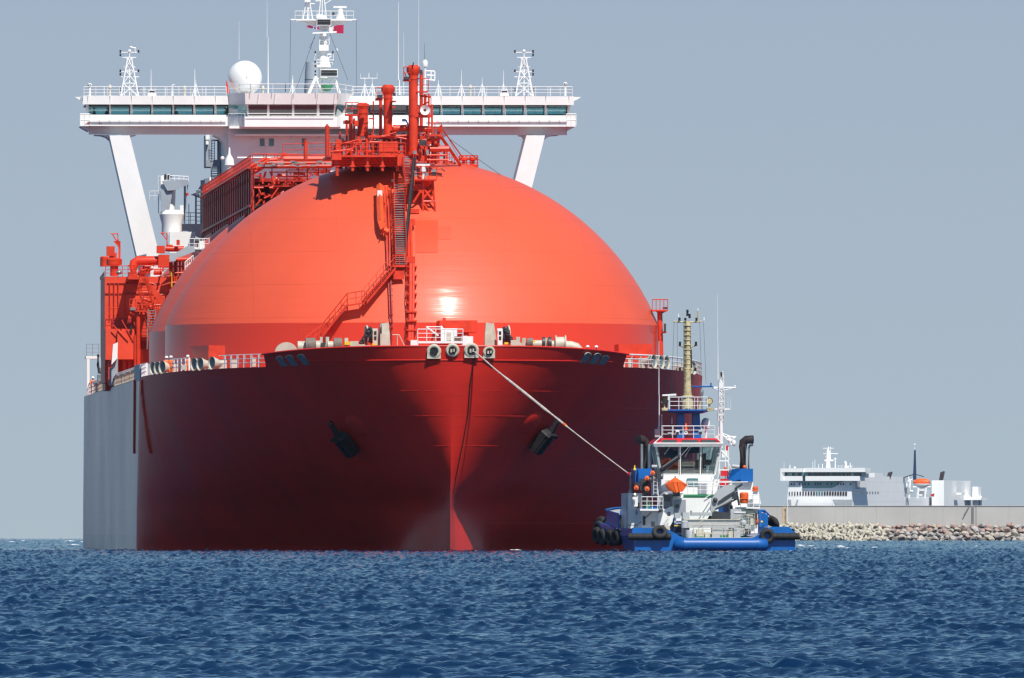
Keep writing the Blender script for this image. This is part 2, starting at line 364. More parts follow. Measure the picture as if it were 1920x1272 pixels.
dk.add([(b, y, dz_(y)) for b, y in top] + [(-b, y, dz_(y)) for b, y in top], [(k, k + 1, n + k + 1, n + k) for k in range(n - 1)])
dk.build('deck', 'deck_red', carrier)
# tanks
TY = [66, 111.5, 157, 202.5]; TR = 21.8; TZ = 19.85; TH = 14.7
SR = (TR * TR + TH * TH) / (2 * TH)
for i, y in enumerate(TY):
    t = MB(); a0 = math.asin(TR / SR)
    t.lathe((0, y, TZ + TH - SR), [(max(.01, SR * math.sin(a0 * k / 40)), SR * math.cos(a0 * k / 40)) for k in range(40, -1, -1)], 128)
    t = t.build('tank_cover', 'tank_red', carrier, ang=25)
    s_ = MB().lathe((0, y, 14.5), [(TR, 0), (TR, TZ - 14.5)], 128).build('skirt', 'skirt_red', t, ang=25)
# ---------------------------------------------------------------- carrier helpers
def cb(mb, px0, px1, py0, py1, y0, y1):
    a = c(px0, py1, y0); b = c(px1, py0, y0); return mb.bx(a.x, b.x, y0, y1, a.z, b.z)
def hull_at(px, py):
    best = None
    for s in np.arange(0, 62, 0.05):
        for sg in (-1, 1):
            z = c(px, py, 0 + s * .5).z; b, y = hull_pt(s, z); z = c(px, py, y).z; b, y = hull_pt(s, z)
            e = abs(c(px, py, y).x - sg * b)
            if best is None or e < best[0]: best = (e, s, sg, z)
    _, s, sg, z = best
    f = lambda s_, z_: Vector((sg * hull_pt(s_, z_)[0], hull_pt(s_, z_)[1], z_))
    p = f(s, z); n = (f(s + .2, z) - p).cross(f(s, z + .2) - p).normalized()
    if n.y > 0: n = -n
    return p, n
TC = Vector((0, TY[0], TZ + TH - SR))
def dome(px, py, off=0.0):
    """the front of the first tank seen at a pixel, pushed off metres outwards"""
    lo, hi = TY[0] - TR - 6, TY[0]
    def g(y):
        p = c(px, py, y)
        return (p - TC).length - (SR + off) if p.z > TZ else math.hypot(p.x, p.y - TC.y) - (TR + off)
    if g(hi) > 0: return c(px, py, hi)
    for _ in range(40):
        m = (lo + hi) / 2
        if g(m) > 0: lo = m
        else: hi = m
    return c(px, py, hi)
def part(name, mat, mb, parent=None, **k): return mb.build(name, mat, parent or carrier, **k)

# ---------------------------------------------------------------- bow: trim, chocks, fairleads, anchors
rub = MB()
for sg in (-1, 1):
    rub.path([Vector((sg * (hull_pt(s, 16.05)[0] + .02), hull_pt(s, 16.05)[1] - .02, 16.05)) for s in (0, .05, .15, .3, .6, 1, 1.6, 2.4, 3.4, 4.6, 6, 8, 10)], .05, 5)
part('rubbing_line', 'hull_red', rub, hull)
for z_, s0, s1 in ((13.5, 0, 9), (11.4, 0, 7), (8.9, 0, 5), (12.2, 14, 34), (10.2, 20, 44), (7.0, 16, 38), (2.4, 12, 34)):
    for sg in (-1, 1):
        if s0 > 0 and sg < 0: continue
        w_ = MB().path([Vector((sg * (hull_pt(q_, z_)[0] + .005), hull_pt(q_, z_)[1] - .005, z_)) for q_ in ([0, .1, .3, .7] if s0 == 0 else []) + list(np.linspace(max(s0, 1.2), s1, 8))], .016, 5); part('weld_line', 'hull_red', w_, hull)
cap = MB()
for sg in (-1, 1):
    cap.path([Vector((sg * hull_pt(s, 17)[0], hull_pt(s, 17)[1], ztop(s) + .02)) for s in SS if s <= BW], .09, 6)
part('bulwark_cap', 'hull_red', cap, hull)
for i, (px, py, rx, full) in enumerate([(810, 659, .58, 1), (848, 657, .55, 0), (886, 657, .60, 1), (916, 660, .50, 1)]):
    p, n = hull_at(px, py); n = Vector((n.x * .6, n.y, n.z * .3)).normalized()
    mb = MB().torus(p + n * .02, rx * .80, rx * .26, axis=n, n=28, m=10)
    mb.lathe(p - n * .1, [(rx * .62, .0), (rx * .62, .25)], 24, n)
    if full:
        sx = Vector((1, 0, 0))
        mb.prism([p - sx * rx * .95 + n * .09, p + sx * rx * .95 + n * .09, p + sx * rx * 1.0 + n * .09 + Vector((0, 0, -rx * 1.05)), p - sx * rx * 1.0 + n * .09 + Vector((0, 0, -rx * 1.05))], -n * .3)
    ch = part('mooring_chock', 'cream', mb, hull)
    q = MB().lathe(p + n * .2, [(.01, 0), (rx * .52, 0), (rx * .58, .05)], 20, n); part('chock_opening', 'black', q, hull)
    if i in (1, 2, 3):
        part('rope_guide', 'cream', MB().tube(p + n * .26 + Vector((-.12, 0, -rx * .3)), p + n * .26 + Vector((-.12, 0, rx * .2)), .09, n=8).tube(p + n * .26 + Vector((.1, 0, -rx * .2)), p + n * .26 + Vector((.14, 0, rx * .25)), .07, n=8), hull)
for px, py, lean, hh in [(529, 677, 9, 18), (548, 676, 11, 20), (570, 674, 12, 20), (1097, 671, -10, 20), (1115, 672, -10, 20), (1131, 675, -8, 17)]:
    pts = []
    for a in range(0, 181, 30):
        ca, sa = math.cos(R(a)), math.sin(R(a)); pts.append((px - lean * .4 + 6.5 * ca - (1 - sa) * 0, py - hh * .5 + 5 - 5.5 * sa))
    pts = pts + [(px + lean * .5 - 6.5, py + hh * .5), (px + lean * .5 + 6.5, py + hh * .5)]
    P = []
    for u, v in pts: p, n = hull_at(u, v); P.append(p + n * .06)
    part('fairlead', 'chock_blue', MB().prism(P, -n * .1), hull)
    part('fairlead_rim', 'cream', MB().path([q + n * .03 for q in P[:7]], .045, 5), hull)
for px, py, sg in [(655, 822, 1), (1010, 816, -1)]:
    p, n = hull_at(px + sg * 14, py - 22)
    part('anchor_bolster', 'hull_red', MB().lathe(p - n * .35, [(1.5, 0), (1.4, .2), (1.15, .36), (.8, .47), (.4, .52), (.01, .53)], 24, n), hull, ang=80)
    p, n = hull_at(px, py); up = Vector((-sg * .10, 0, 1)).normalized(); up = (up - n * up.dot(n)).normalized(); sx = n.cross(up).normalized()
    a = MB(); o = p + n * .95
    a.prism([o - sx * .62 - up * 1.25, o + sx * .62 - up * 1.25, o + sx * .75 + up * .65, o + sx * .3 + up * 1.0, o - sx * .3 + up * 1.0, o - sx * .75 + up * .65], -n * .7)
    a.prism([o - sx * .75 + up * .65, o + sx * .75 + up * .65, o + sx * .62 + up * .95, o - sx * .62 + up * .95], n * .3)
    a.prism([o - sx * .55 - up * 1.2 + n * .01, o - sx * .12 - up * 1.3 + n * .01, o - sx * .2 + up * .4 + n * .01, o - sx * .62 + up * .4 + n * .01], n * .14)
    a.prism([o + sx * .55 - up * 1.2 + n * .01, o + sx * .12 - up * 1.3 + n * .01, o + sx * .2 + up * .4 + n * .01, o + sx * .62 + up * .4 + n * .01], n * .14)
    an = part('anchor', 'black', a, hull)
    part('anchor_shank', 'black', MB().prism([o - sx * .22 + up * .9, o + sx * .22 + up * .9, o + sx * .13 + up * 2.0 - n * .2, o - sx * .13 + up * 2.0 - n * .2], -n * .35).torus(o + up * 2.1 - n * .35, .22, .08, axis=sx), an)
# two dark rubbing bars on the shoulder of the hull
for px0, px1, py1 in ((264, 265, 850), (267, 284, 850)):
    P = []
    for k in range(11):
        t = k / 10; px = px0 + (px1 - px0) * t ** 1.6; py = 712 + (py1 - 712) * t; z = c(px, py, 62).z
        if px1 == 265: b, yy = hull_pt(66, z); P.append(Vector((-(b + .06), yy, z)))
        else: p, n = hull_at(px, py); P.append(p + n * .06)
    part('rubbing_bar', 'skirt_red', MB().path(P, .16, 6), hull)
# ---------------------------------------------------------------- railings, chocks and screens along the deck edge
def edge(s, off=0.12):
    b, y = hull_pt(s, 15.4); return b - off, y, ztop(s)
SBX = lambda s: c(500, 690, s)
for sg, name in ((-1, 'railing'), (1, 'railing')):
    mb = MB(); pts = []
    s = BW + 1.2
    while s < 56: b, y, z = edge(s); pts.append((sg * b, y, z)); s += 1.3 if sg < 0 else 2.0
    if sg > 0: mb.rail(pts, 1.1, 3, 1.9, .055)
    else:
        for a, b in zip(pts, pts[1:]):
            w_ = CF.world(a); px_ = CX + F * w_.x / w_.y
            if 278 < px_ < 323 or 356 < px_ < 412: continue
            mb.bx(a[0] - .05, a[0] + .09, a[1] - .02, a[1] + .02, a[2], a[2] + 1.1)
            for h in (.4, .75, 1.1): mb.tube(Vector(a) + Vector((0, 0, h)), Vector(b) + Vector((0, 0, h)), .035, n=8)
    part(name, 'clean_white', mb)
def edge_y(px):
    yy = 20
    for _ in range(10):
        x = min(24.3, abs(c(px, 690, yy).x)); s0 = next((q / 10 for q in range(0, 640) if hull_pt(q / 10, 15.4)[0] > x), 58); yy = hull_pt(s0, 15.4)[1]
    return yy
def cone_chock(px, py, sg, y=None, size=1.0):
    """flared mooring cowl: cream body with a dark round mouth that faces outboard"""
    p = c(px, py, y); d = Vector((sg * .86, -.50, .05)).normalized(); r = .56 * size
    g = part('mooring_cowl', 'cream', MB().lathe(p - d * 1.15, [(.30 * size, 0), (.34 * size, .5), (.45 * size, .85), (r, 1.12), (r * 1.02, 1.2), (r * .9, 1.17), (r * .8, .9)], 20, d)
         .box(p - d * .9 + Vector((0, 0, -.35)), (.5, .5, .6)).box(p - d * 1.3 + Vector((0, 0, -.1)), (.3, .5, .9)))
    part('cowl_mouth', 'chock_blue', MB().lathe(p - d * .12, [(.01, -.1), (r * .5, -.05), (r * .88, .02)], 20, d), g)
for px, py in [(287, 691), (295.5, 690), (304.5, 689), (364, 683.5), (375.5, 683), (397.5, 681)]:
    cone_chock(px, py, -1, edge_y(px) - .2)
for px, py in [(1226, 678), (1240, 679), (1250.5, 680), (1293, 689), (1300, 690)]:
    cone_chock(px, py, 1, edge_y(px) - .2, 1.05)
for px0, px1, py0, py1 in [(432, 444, 674, 691), (470, 480, 671, 688), (341, 350, 684, 694), (1163, 1172, 672, 690), (1178, 1186, 674, 690)]:
    mb = MB(); cb(mb, px0, px1, py0, py1, 26, 26.6); part('bollard', 'cream', mb)
for k in range(9):                                         # cream bulwark plates along the starboard side
    y0 = 66 + k * 17; z = ztop(y0) - .2
    if k in (5, 8): continue
    mb = MB().bx(-24.42, -24.25, y0, y0 + 15.5, z, z + .3).bx(-24.42, -24.3, y0, y0 + 15.5, z + 1.1, z + 1.22)
    for q in range(6): mb.bx(-24.36, -23.1, y0 + q * 2.9, y0 + q * 2.9 + .2, z, z + 1.12)
    part('side_screen', 'cream', mb)
part('corner_screen', 'grey_blue', MB().bx(-24.55, -24.35, 50, 66, 14.9, 16.3).bx(-24.4, -23.6, 49.6, 50.2, 15.0, 16.3))
mb = MB().rail([(-24.2, y, 15.0) for y in (66, 120, 170, 225)], 1.25, 3, 2.2, .035); part('railing', 'clean_white', mb)
# pilot platform on a pole at the starboard quarter
mb = MB(); cb(mb, 163, 168, 672, 742, 222, 222.4); cb(mb, 161, 186, 668, 673, 222, 226); part('platform_post', 'white', mb)
part('railing', 'grey_blue', MB().rail([c(162, 668, 222), c(185, 668, 222)], 1.2, 3, .6, .03).rail([c(162, 668, 226), c(185, 668, 226)], 1.2, 3, .6, .03))
mb = MB(); cb(mb, 183, 193, 703, 716, 190, 192); cb(mb, 184, 194, 690, 701, 191, 193); part('life_raft_rack', 'chock_blue', mb)
mb = MB(); mb.path([c(184, 665, 190), c(183.5, 685, 190), c(186, 697, 190), c(191, 700, 190)], .14, 6); mb.tube(c(188, 716, 190), c(186, 742, 190), .12); mb.tube(c(192, 716, 190), c(190, 742, 190), .12); part('raft_davit', 'dark_steel', mb)
mb = MB(); mb.prism([c(212, 646, 132), c(221, 642, 132), c(220, 672, 132), c(209, 684, 132)], (0, .5, 0)); part('davit_arm', 'white', mb)
mb = MB(); cb(mb, 209, 221, 668, 722, 132.6, 133.2); cb(mb, 205, 214, 690, 724, 133.6, 134.2); part('davit_frame', 'grey_blue', mb)
# ---------------------------------------------------------------- foredeck lockers and machinery
part('deck_locker', 'gear_red', (lambda m: (cb(m, 391, 422, 648, 676, 27, 33), m.prism([c(391, 648, 27), c(391, 676, 27), c(365, 676, 33), c(356, 650, 33)], (0, .3, 0)))[0])(MB()))
part('deck_locker', 'gear_red', (lambda m: (cb(m, 1160, 1191, 645.5, 670, 30, 36), cb(m, 1191, 1223, 645, 672, 36, 40))[0])(MB()))
part('deck_locker', 'gear_red', (lambda m: (cb(m, 824, 895, 601, 623, 38, 43.5), cb(m, 855, 879, 623, 650, 39.5, 43), cb(m, 831, 836, 596, 602, 39, 40))[0])(MB()))
def drum(px0, px1, py0, py1, y, mat, name='rope_drum', fl=0):
    y = ydeck((px0 + px1) / 2) if y is None else y
    a = c(px0, (py0 + py1) / 2, y); b = c(px1, (py0 + py1) / 2, y); r = (py1 - py0) / 2 * CF.m(y)
    mb = MB().tube(a, b, r, n=20)
    for k in range(1, 6):
        if fl == 1: q = a.lerp(b, k / 6); mb.tube(q - Vector((.02, 0, 0)), q + Vector((.02, 0, 0)), r * 1.04, n=20)
    if fl == 2:
        for q in (a, b): mb.tube(q - Vector((.05, 0, 0)), q + Vector((.05, 0, 0)), r * 1.25, n=20)
    return part(name, mat, mb)
paint('rope_brown', (0.22, 0.18, 0.15), 0.8, 0.3, 4.0)
YW = None
def ydeck(px):
    for _ in range(6):
        yy = 8 if _ == 0 else yy
        x = abs(c(px, 650, yy).x); s_ = next((q / 10 for q in range(0, 600) if hull_pt(q / 10, 16.5)[0] > x), 20); yy = hull_pt(s_, 16.5)[1] + 2.2
    return max(yy, 4.5)
mb = MB(); q = c(537, 664, ydeck(537) + 1.2); mb.lathe(q, [(.01, 0), (1.0, 0), (1.0, .7), (.01, .7)], 28, (0, 1, 0)); mb.lathe(q, [(.01, -.05), (.2, -.05), (.2, 0)], 12, (0, 1, 0)); part('winch_guard', 'cream', mb)
for a in [(558, 572, 640, 662, 'cream', 0), (573, 591, 634, 662, 'rope_brown', 1), (592, 600, 639, 660, 'cream', 0), (626, 641, 634, 658, 'rope_brown', 1), (614, 625, 640, 656, 'cream', 0)]:
    drum(a[0], a[1], a[2], a[3], YW, a[4], 'rope_drum', a[5])
def blocks(name, mat, lst, y, par=None):
    for i, (x0, x1, y0, y1) in enumerate(lst):
        yy = ydeck((x0 + x1) / 2) + y + .05 * i; mb = MB(); cb(mb, x0, x1, y0, y1, yy, yy + .9); part(name, mat, mb, par)
blocks('winch_stand', 'cream', [(600, 605, 632, 658), (611, 617, 632, 658), (596, 620, 646, 660), (646, 653, 634, 660), (657, 672, 640, 656), (668, 684, 646, 658), (684, 704, 648, 656)], 0)
blocks('winch_valve', 'yellow', [(646, 657, 641, 647), (698, 704, 644, 648)], -.3)
blocks('winch_motor', 'dark_steel', [(602, 610, 643, 652), (655, 668, 650, 656), (672, 695, 649, 652)], -.2)
def windlass(x, sg, y):
    """anchor windlass: tall gear case, brake cover and the chain wheel with chain"""
    X = lambda d: x + sg * d
    g = MB()
    def bb(d0, d1, p0, p1, y0, y1): a, b = sorted((X(d0), X(d1))); cb(g, a, b, p0, p1, y0, y1)
    g.prism([c(X(0), 650, y), c(X(0), 607, y), c(X(13), 605, y), c(X(16), 650, y)], (0, .8, 0)); bb(-3, 15, 626, 652, y - .4, y + .4)
    g.prism([c(X(-9), 650, y + 1), c(X(-2), 606, y + 1), c(X(0), 606, y + 1), c(X(0), 650, y + 1)], (0, 2.0, 0))
    o = part('windlass_case', 'cream', g)
    p = c(X(-13), 630, y); r = .62
    part('brake_cover', 'clean_white' if sg < 0 else 'cream', MB().lathe(p - Vector((.22, 0, 0)), [(.5, 0), (r, 0), (r, .44), (.5, .44)], 20, (1, 0, 0), 20, 200).bx(p.x - .2, p.x + .2, p.y - r, p.y - r + .15, p.z - .8, p.z + .5), o)
    part('brake_slots', 'black', MB().bx(p.x - .1, p.x + .1, p.y - r - .04, p.y - r - .01, p.z + .1, p.z + .38).bx(p.x - .1, p.x + .1, p.y - r - .04, p.y - r - .01, p.z - .35, p.z - .05), o)
    ch = MB()
    P = [c(X(-22), 617, y - .2), c(X(-26), 624, y - .4), c(X(-31), 632, y - .5), c(X(-36), 640, y - .5), c(X(-40), 646, y - .5)]
    for a, b in zip(P, P[1:]):
        for k in range(3):
            q = a.lerp(b, k / 3); ch.torus(q, .16, .07, axis=((1, .3, .2), (.2, 1, .3), (.3, .2, 1))[k % 3], n=10, m=6)
    part('anchor_chain', 'dark_steel', ch, o)
    part('chain_wheel', 'dark_steel', MB().lathe(c(X(-25), 630, y + .3), [(.2, -.3), (.75, -.3), (.55, 0), (.75, .3), (.2, .3)], 18, (1, 0, 0)), o)
    part('chain_wheel_rim', 'cream', MB().lathe(c(X(-29), 629, y + .5), [(.3, -.06), (.85, -.06), (.85, .06), (.3, .06)], 20, (1, .12, 0)), o)
windlass(716, 1, 8.5); windlass(924, -1, 8.5)
for a in [(988, 999, 634, 652, 'rope_brown', 1), (999, 1016, 638, 653, 'cream', 0), (1017, 1022, 632, 654, 'dark_steel', 0), (1028, 1034, 632, 656, 'dark_steel', 0), (1034, 1042, 639, 656, 'cream', 0), (1042, 1060, 632, 658, 'cream', 2)]:
    drum(a[0], a[1], a[2], a[3], YW, a[4], 'rope_drum' if a[4] != 'cream' else 'winch_barrel', a[5])
blocks('winch_stand', 'cream', [(958, 968, 638, 650), (968, 975, 632, 648), (979, 986, 634, 650), (958, 992, 643, 652), (1022, 1027, 634, 656)], 0)
blocks('winch_valve', 'yellow', [(994, 1004, 639, 646), (946, 953, 642, 646)], -.3)
YV = ydeck(1075)
part('vent_elbow', 'cream', MB().path([c(1058, 649, YV), c(1070, 649, YV), c(1080, 652, YV), c(1086, 659, YV), c(1088, 668, YV)], .42, 12))
# white working platform in the bow
YP = 4.0
part('bow_platform', 'clean_white', (lambda m: (cb(m, 783, 868, 640, 644, YP, YP + 2.4), cb(m, 827, 857, 616, 640, YP + .8, YP + 1.8), cb(m, 865, 877, 630, 648, YP + .2, YP + 1), cb(m, 877, 887, 631, 648, YP + .4, YP + 1), cb(m, 770, 784, 638, 650, YP, YP + 1))[0])(MB()))
part('railing', 'clean_white', MB().rail([c(783, 641, YP), c(868, 641, YP)], 1.05, 3, .75, .035).rail([c(783, 641, YP + 2.4), c(868, 641, YP + 2.4)], 1.05, 3, .75, .03))
part('platform_door', 'cream', (lambda m: cb(m, 838, 846, 623, 640, YP + .72, YP + .8))(MB()))
part('bow_davit', 'clean_white', MB().tube(c(799, 613, YP + 1), c(822, 630, YP + 1), .07).tube(c(799, 613, YP + 1), c(826, 613, YP + 1), .04).tube(c(826, 612, YP + 1), c(830, 618, YP + 1), .12))
part('rope_drum', 'rope_brown', MB().tube(c(852, 636, YP + .3), c(863, 636, YP + .3), .22, n=16))
part('fire_hydrant', 'gear_red', MB().tube(c(806, 640, YP + 1.2), c(806, 634, YP + 1.2), .12).tube(c(812, 640, YP + 1.2), c(818, 632, YP + 1.2), .1))
part('railing', 'cream', MB().tube(c(735, 628, 12), c(748, 628, 12), .04).tube(c(748, 628, 12), c(758, 648, 12), .05).tube(c(745, 628, 12), c(745, 648, 12), .04))
# ---------------------------------------------------------------- first tank: stairs, pipes, patches
t1 = [o for o in carrier.children if o.name.startswith('tank_cover')][0]
def patch(px0, px1, py0, py1, off, n=8):
    mb = MB(); vs = [dome(px0 + (px1 - px0) * i / n, py0 + (py1 - py0) * j / n, off) for j in range(n + 1) for i in range(n + 1)]
    return mb.add(vs, [(j * (n + 1) + i, (j + 1) * (n + 1) + i, (j + 1) * (n + 1) + i + 1, j * (n + 1) + i + 1) for j in range(n) for i in range(n)])
paint('patch_deep', (0.70, 0.070, 0.022), 0.5, 0.06, 0.3, spec=0.3)
part('repair_patch', 'patch_deep', patch(779, 821, 413, 474, .03), t1)
paint('patch_red', (0.71, 0.080, 0.026), 0.50, 0.05, 0.3)
part('repair_patch', 'patch_red', patch(822, 846, 424, 449, .02, 4), t1)
paint('patch_pale', (0.80, 0.105, 0.03), 0.42, 0.05, 0.3)
up = Vector((0, 0, 1)); SX = Vector((1, 0, 0))
st = MB()
P = [dome(749, 345, .9), dome(749, 400, .9), dome(750.5, 450, .9), dome(752, 497, .9)]
for a, b in zip(P, P[1:]): st.stairs(b, a, SX, .95, n=11)
part('staircase', 'gear_red', st, t1)
tr = MB()
for a, b in zip(P, P[1:]):
    for k in range(12):
        q = a.lerp(b, (k + .5) / 12); tr.bx(q.x - .46, q.x + .46, q.y - .22, q.y - .02, q.z - .025, q.z + .03)
part('stair_tread', 'steel', tr, t1)
st = MB(); q = [dome(737, 503, .9), dome(683, 567, .9), dome(651, 572, .9), dome(606, 628, .9)]
sd_ = lambda a, b: Vector(((b - a).y, -(b - a).x, 0)).normalized()
st.stairs(q[1], q[0], sd_(q[0], q[1]), .9, n=14); st.stairs(q[3], q[2], sd_(q[2], q[3]), .9, n=14)
st.prism([q[1] + Vector((0, -.45, 0)), q[1] + Vector((0, .45, 0)), q[2] + Vector((0, .45, 0)), q[2] + Vector((0, -.45, 0))], (0, 0, -.12))
st.rail([q[1] + Vector((0, -.45, 0)), q[2] + Vector((0, -.45, 0))], 1.0, 2, .8, .03)
cb(st, 737, 760, 497, 501, P[3].y - .5, P[3].y + .8); cb(st, 738, 758, 508, 524, P[3].y - .3, P[3].y - .2)
st.rail([c(737, 501, P[3].y - .5), c(760, 501, P[3].y - .5)], 1.0, 2, .5, .03)
for u, v in ((738, 510), (683, 570), (651, 576), (618, 615)): st.tube(dome(u, v, .9), dome(u, v + 10, -.05), .07)
part('staircase', 'gear_red', st, t1)
st = MB(); a = c(603, 632, 36); b = c(572, 655, 34); st.stairs(b, a, (0, 1, 0), .9); st.rail([c(560, 630, 36), c(603, 630, 36)], 1.0, 2, .8, .03); part('staircase', 'gear_red', st)
# vertical risers
rs = MB()
for px, rr in ((769.5, .16), (774.5, .15)):
    rs.path([dome(px - 2, 640, .55), dome(px, 560, .5), dome(px, 488, .5)], rr, 8); rs.path([dome(px - 3, 488, .55), dome(px - 4, 440, .5), dome(px - 4, 420, .55)], rr * .8, 8)
for v in range(500, 640, 17): q = dome(772, v, .3); rs.box(q, (.9, .5, .12))
for v, hw in ((487, 8), (417, 8)): q = dome(770, v, .6); rs.box(q, (hw * 2 * .047, .5, .55))
part('pipe_riser', 'gear_red', rs, t1)
part('ladder', 'rack_red', MB().ladder(dome(765, 640, .5), dome(765, 560, .5), SX, .3, .5, .04).ladder(dome(765, 560, .5), dome(766, 495, .5), SX, .3, .5, .04), t1)
rs = MB()
for px in (730.5, 735): rs.path([dome(px, 640, .3), dome(px, 580, .3), dome(px - 2, 530, .3), dome(px - 4, 440, .35), dome(px - 6, 380, .4)], .06, 6)
for v in range(530, 640, 12): rs.box(dome(733, v, .25), (.35, .2, .05))
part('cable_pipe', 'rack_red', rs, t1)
# pale square cable duct beside the stairs
dz = [dome(712, 348, 1.0), dome(712.5, 385, 1.0), dome(714, 415, 1.0), dome(719, 431, .9), dome(727, 436, .7)]
mb = MB()
for a, b in zip(dz, dz[1:]): mb.tube(a, b, .30, n=4)
for v in range(355, 440, 14): mb.tube(dome(715, v, .9), dome(715, v, 0), .05)
part('cable_duct', 'patch_pale', mb, t1)
part('duct_cover', 'clean_white', MB().box(dome(712, 363, 1.25), (.42, .06, .55)), t1)
mb = MB()
for px in (722, 727, 733): mb.path([dome(px, 350, .7), dome(px + 1, 395, .7), dome(px + 3, 440, .6), dome(px + 4, 500, .4)], .06, 6)
part('cable_pipe', 'gear_red', mb, t1)
part('inclined_strut', 'black', MB().tube(dome(760, 462, .6), c(777, 296, 51), .16), t1)
# radar scaffold on the front of the dome
TT = TY[0]
YS = dome(795, 390, .0).y - .6
mb = MB()
A = c(772, 336, YS); B = c(819, 336, YS); mb.bx(A.x, B.x, YS - .4, YS + 5.5, A.z - .12, A.z)
mb.prism([c(775, 338, YS), c(816, 338, YS), c(800, 352, YS + 1.5), c(784, 352, YS + 1.5)], (0, 1.2, 0))
for u0, v0, u1, v1 in ((793, 338, 793, 408), (811, 338, 817, 408), (793, 352, 812, 378), (813, 350, 794, 372), (793, 378, 817, 378), (793, 380, 806, 400), (776, 346, 790, 362), (775, 380, 793, 352), (817, 408, 793, 408)):
    mb.tube(c(u0, v0, YS + .3), c(u1, v1, YS + .3), .11, n=6)
    if u0 != 776: mb.tube(c(u0, v0, YS + 2.2), c(u1, v1 - 6, YS + 2.2), .09, n=6)
mb.rail([A + up * .02, B + up * .02], 1.1, 2, .7, .035)
cb(mb, 772, 790, 345, 358, YS + .5, YS + 2); cb(mb, 768, 786, 392, 400, YS - .2, YS + .8)
sf = part('radar_scaffold', 'gear_red', mb, t1)
part('radar_scanner', 'clean_white', (lambda m: (cb(m, 781, 806, 307.5, 311, YS, YS + .4), m.tube(c(793.5, 311, YS + .2), c(793.5, 322, YS + .2), .25), m.tube(c(793.5, 322, YS + .2), c(793.5, 336, YS + .2), .14))[0])(MB()), t1)
def lamps(lst, y, mat, par, name='floodlight', d=.35):
    for x0, x1, y0, y1 in lst: mb = MB(); cb(mb, x0, x1, y0, y1, y, y + d); part(name, mat, mb, par)
lamps([(774, 781, 320, 325), (776, 782, 327, 331), (810, 818, 318, 323), (798, 803, 324, 330)], YS - .3, 'steel', t1)
lamps([(811, 817, 323, 329), (734, 738, 336, 341)], YS - .2, 'dark_steel', t1)
# ---------------------------------------------------------------- pipe tower on the crown of the first tank
YM = 58.0
pl = MB()
cb(pl, 616, 760, 291, 294.5, YM - 4, YM + 8); cb(pl, 622, 640, 288, 300, YM - 4.2, YM - 3); cb(pl, 745, 757, 289, 311, YM - 4.5, YM - 3)
for px in (632, 661, 689, 717, 745): pl.tube(c(px, 292, YM - 3.6), c(px, 330 if px < 640 else 321, YM - 3.6), .14); cb(pl, px - 5, px + 5, 310, 313, YM - 3.8, YM - 3.4)
for px in range(640, 750, 9): pl.tube(c(px, 294, YM - 2), c(px + 4, 312, YM - 1), .09); pl.tube(c(px, 300, YM + 2), c(px, 318, YM + 2), .12)
for v, rr in ((298, .16), (302, .12), (306, .14), (311, .10)): pl.tube(c(622, v, YM - 1.5), c(748, v - 1, YM - 1.5), rr, n=8)
top_pl = part('crown_platform', 'gear_red', pl)
under = MB()
rr_ = random.Random(3)
for k in range(60):
    px = rr_.uniform(622, 750); v = rr_.uniform(296, 312); under.tube(c(px, v, YM + rr_.uniform(0, 4)), c(px + rr_.uniform(-8, 14), v + rr_.uniform(-6, 8), YM + rr_.uniform(0, 4)), rr_.uniform(.05, .12), n=5)
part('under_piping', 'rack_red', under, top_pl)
part('railing', 'gear_red', MB().rail([c(617, 291, YM - 4), c(760, 291, YM - 4)], 1.05, 3, 1.0, .035).rail([c(617, 291, YM + 6), c(760, 291, YM + 6)], 1.05, 3, 1.2, .03), top_pl)
def vent(px, cap0, cap1, base, rc, rb, y, oct_=8):
    """vent mast with a flared octagonal cap"""
    m_ = CF.m(y); mb = MB(); o = c(px, base, y); H = (base - cap0) * m_; k1 = (base - cap1) * m_
    mb.lathe(o, [(rb * m_ * 1.25, 0), (rb * m_ * 1.25, .25), (rb * m_, .3), (rb * m_, k1 - .1)], 16)
    mb.lathe(o, [(rb * m_, k1 - .3), (rc * m_, k1 + .1), (rc * m_, H - .25), (rc * m_ * .62, H), (.01, H)], oct_)
    for v in np.linspace(cap1 + 12, base - 8, 3): mb.lathe(o + up * (base - v) * m_, [(rb * m_, -.06), (rb * m_ * 1.12, -.06), (rb * m_ * 1.12, .06), (rb * m_, .06)], 16)
    return part('vent_mast', 'gear_red', mb)
v3 = vent(680, 193, 200, 256, 12.5, 10, YM + 1); v4 = vent(727.5, 159, 172, 258, 13, 8.2, YM - 1); v5 = vent(775, 122, 136, 292, 13, 8.5, YM - 2)
for px, y0, y1, rr in ((613.5, 236, 297, .19), (573, 264, 300, .18)):
    m_ = MB().tube(c(px, y1, YM + (0 if px > 600 else 30)), c(px, y0, YM + (0 if px > 600 else 30)), rr, n=10); m_.tube(c(px, y0, YM + (0 if px > 600 else 30)), c(px, y0 - 3, YM + (0 if px > 600 else 30)), rr * .5)
    part('standpipe', 'gear_red', m_)
tw = MB()
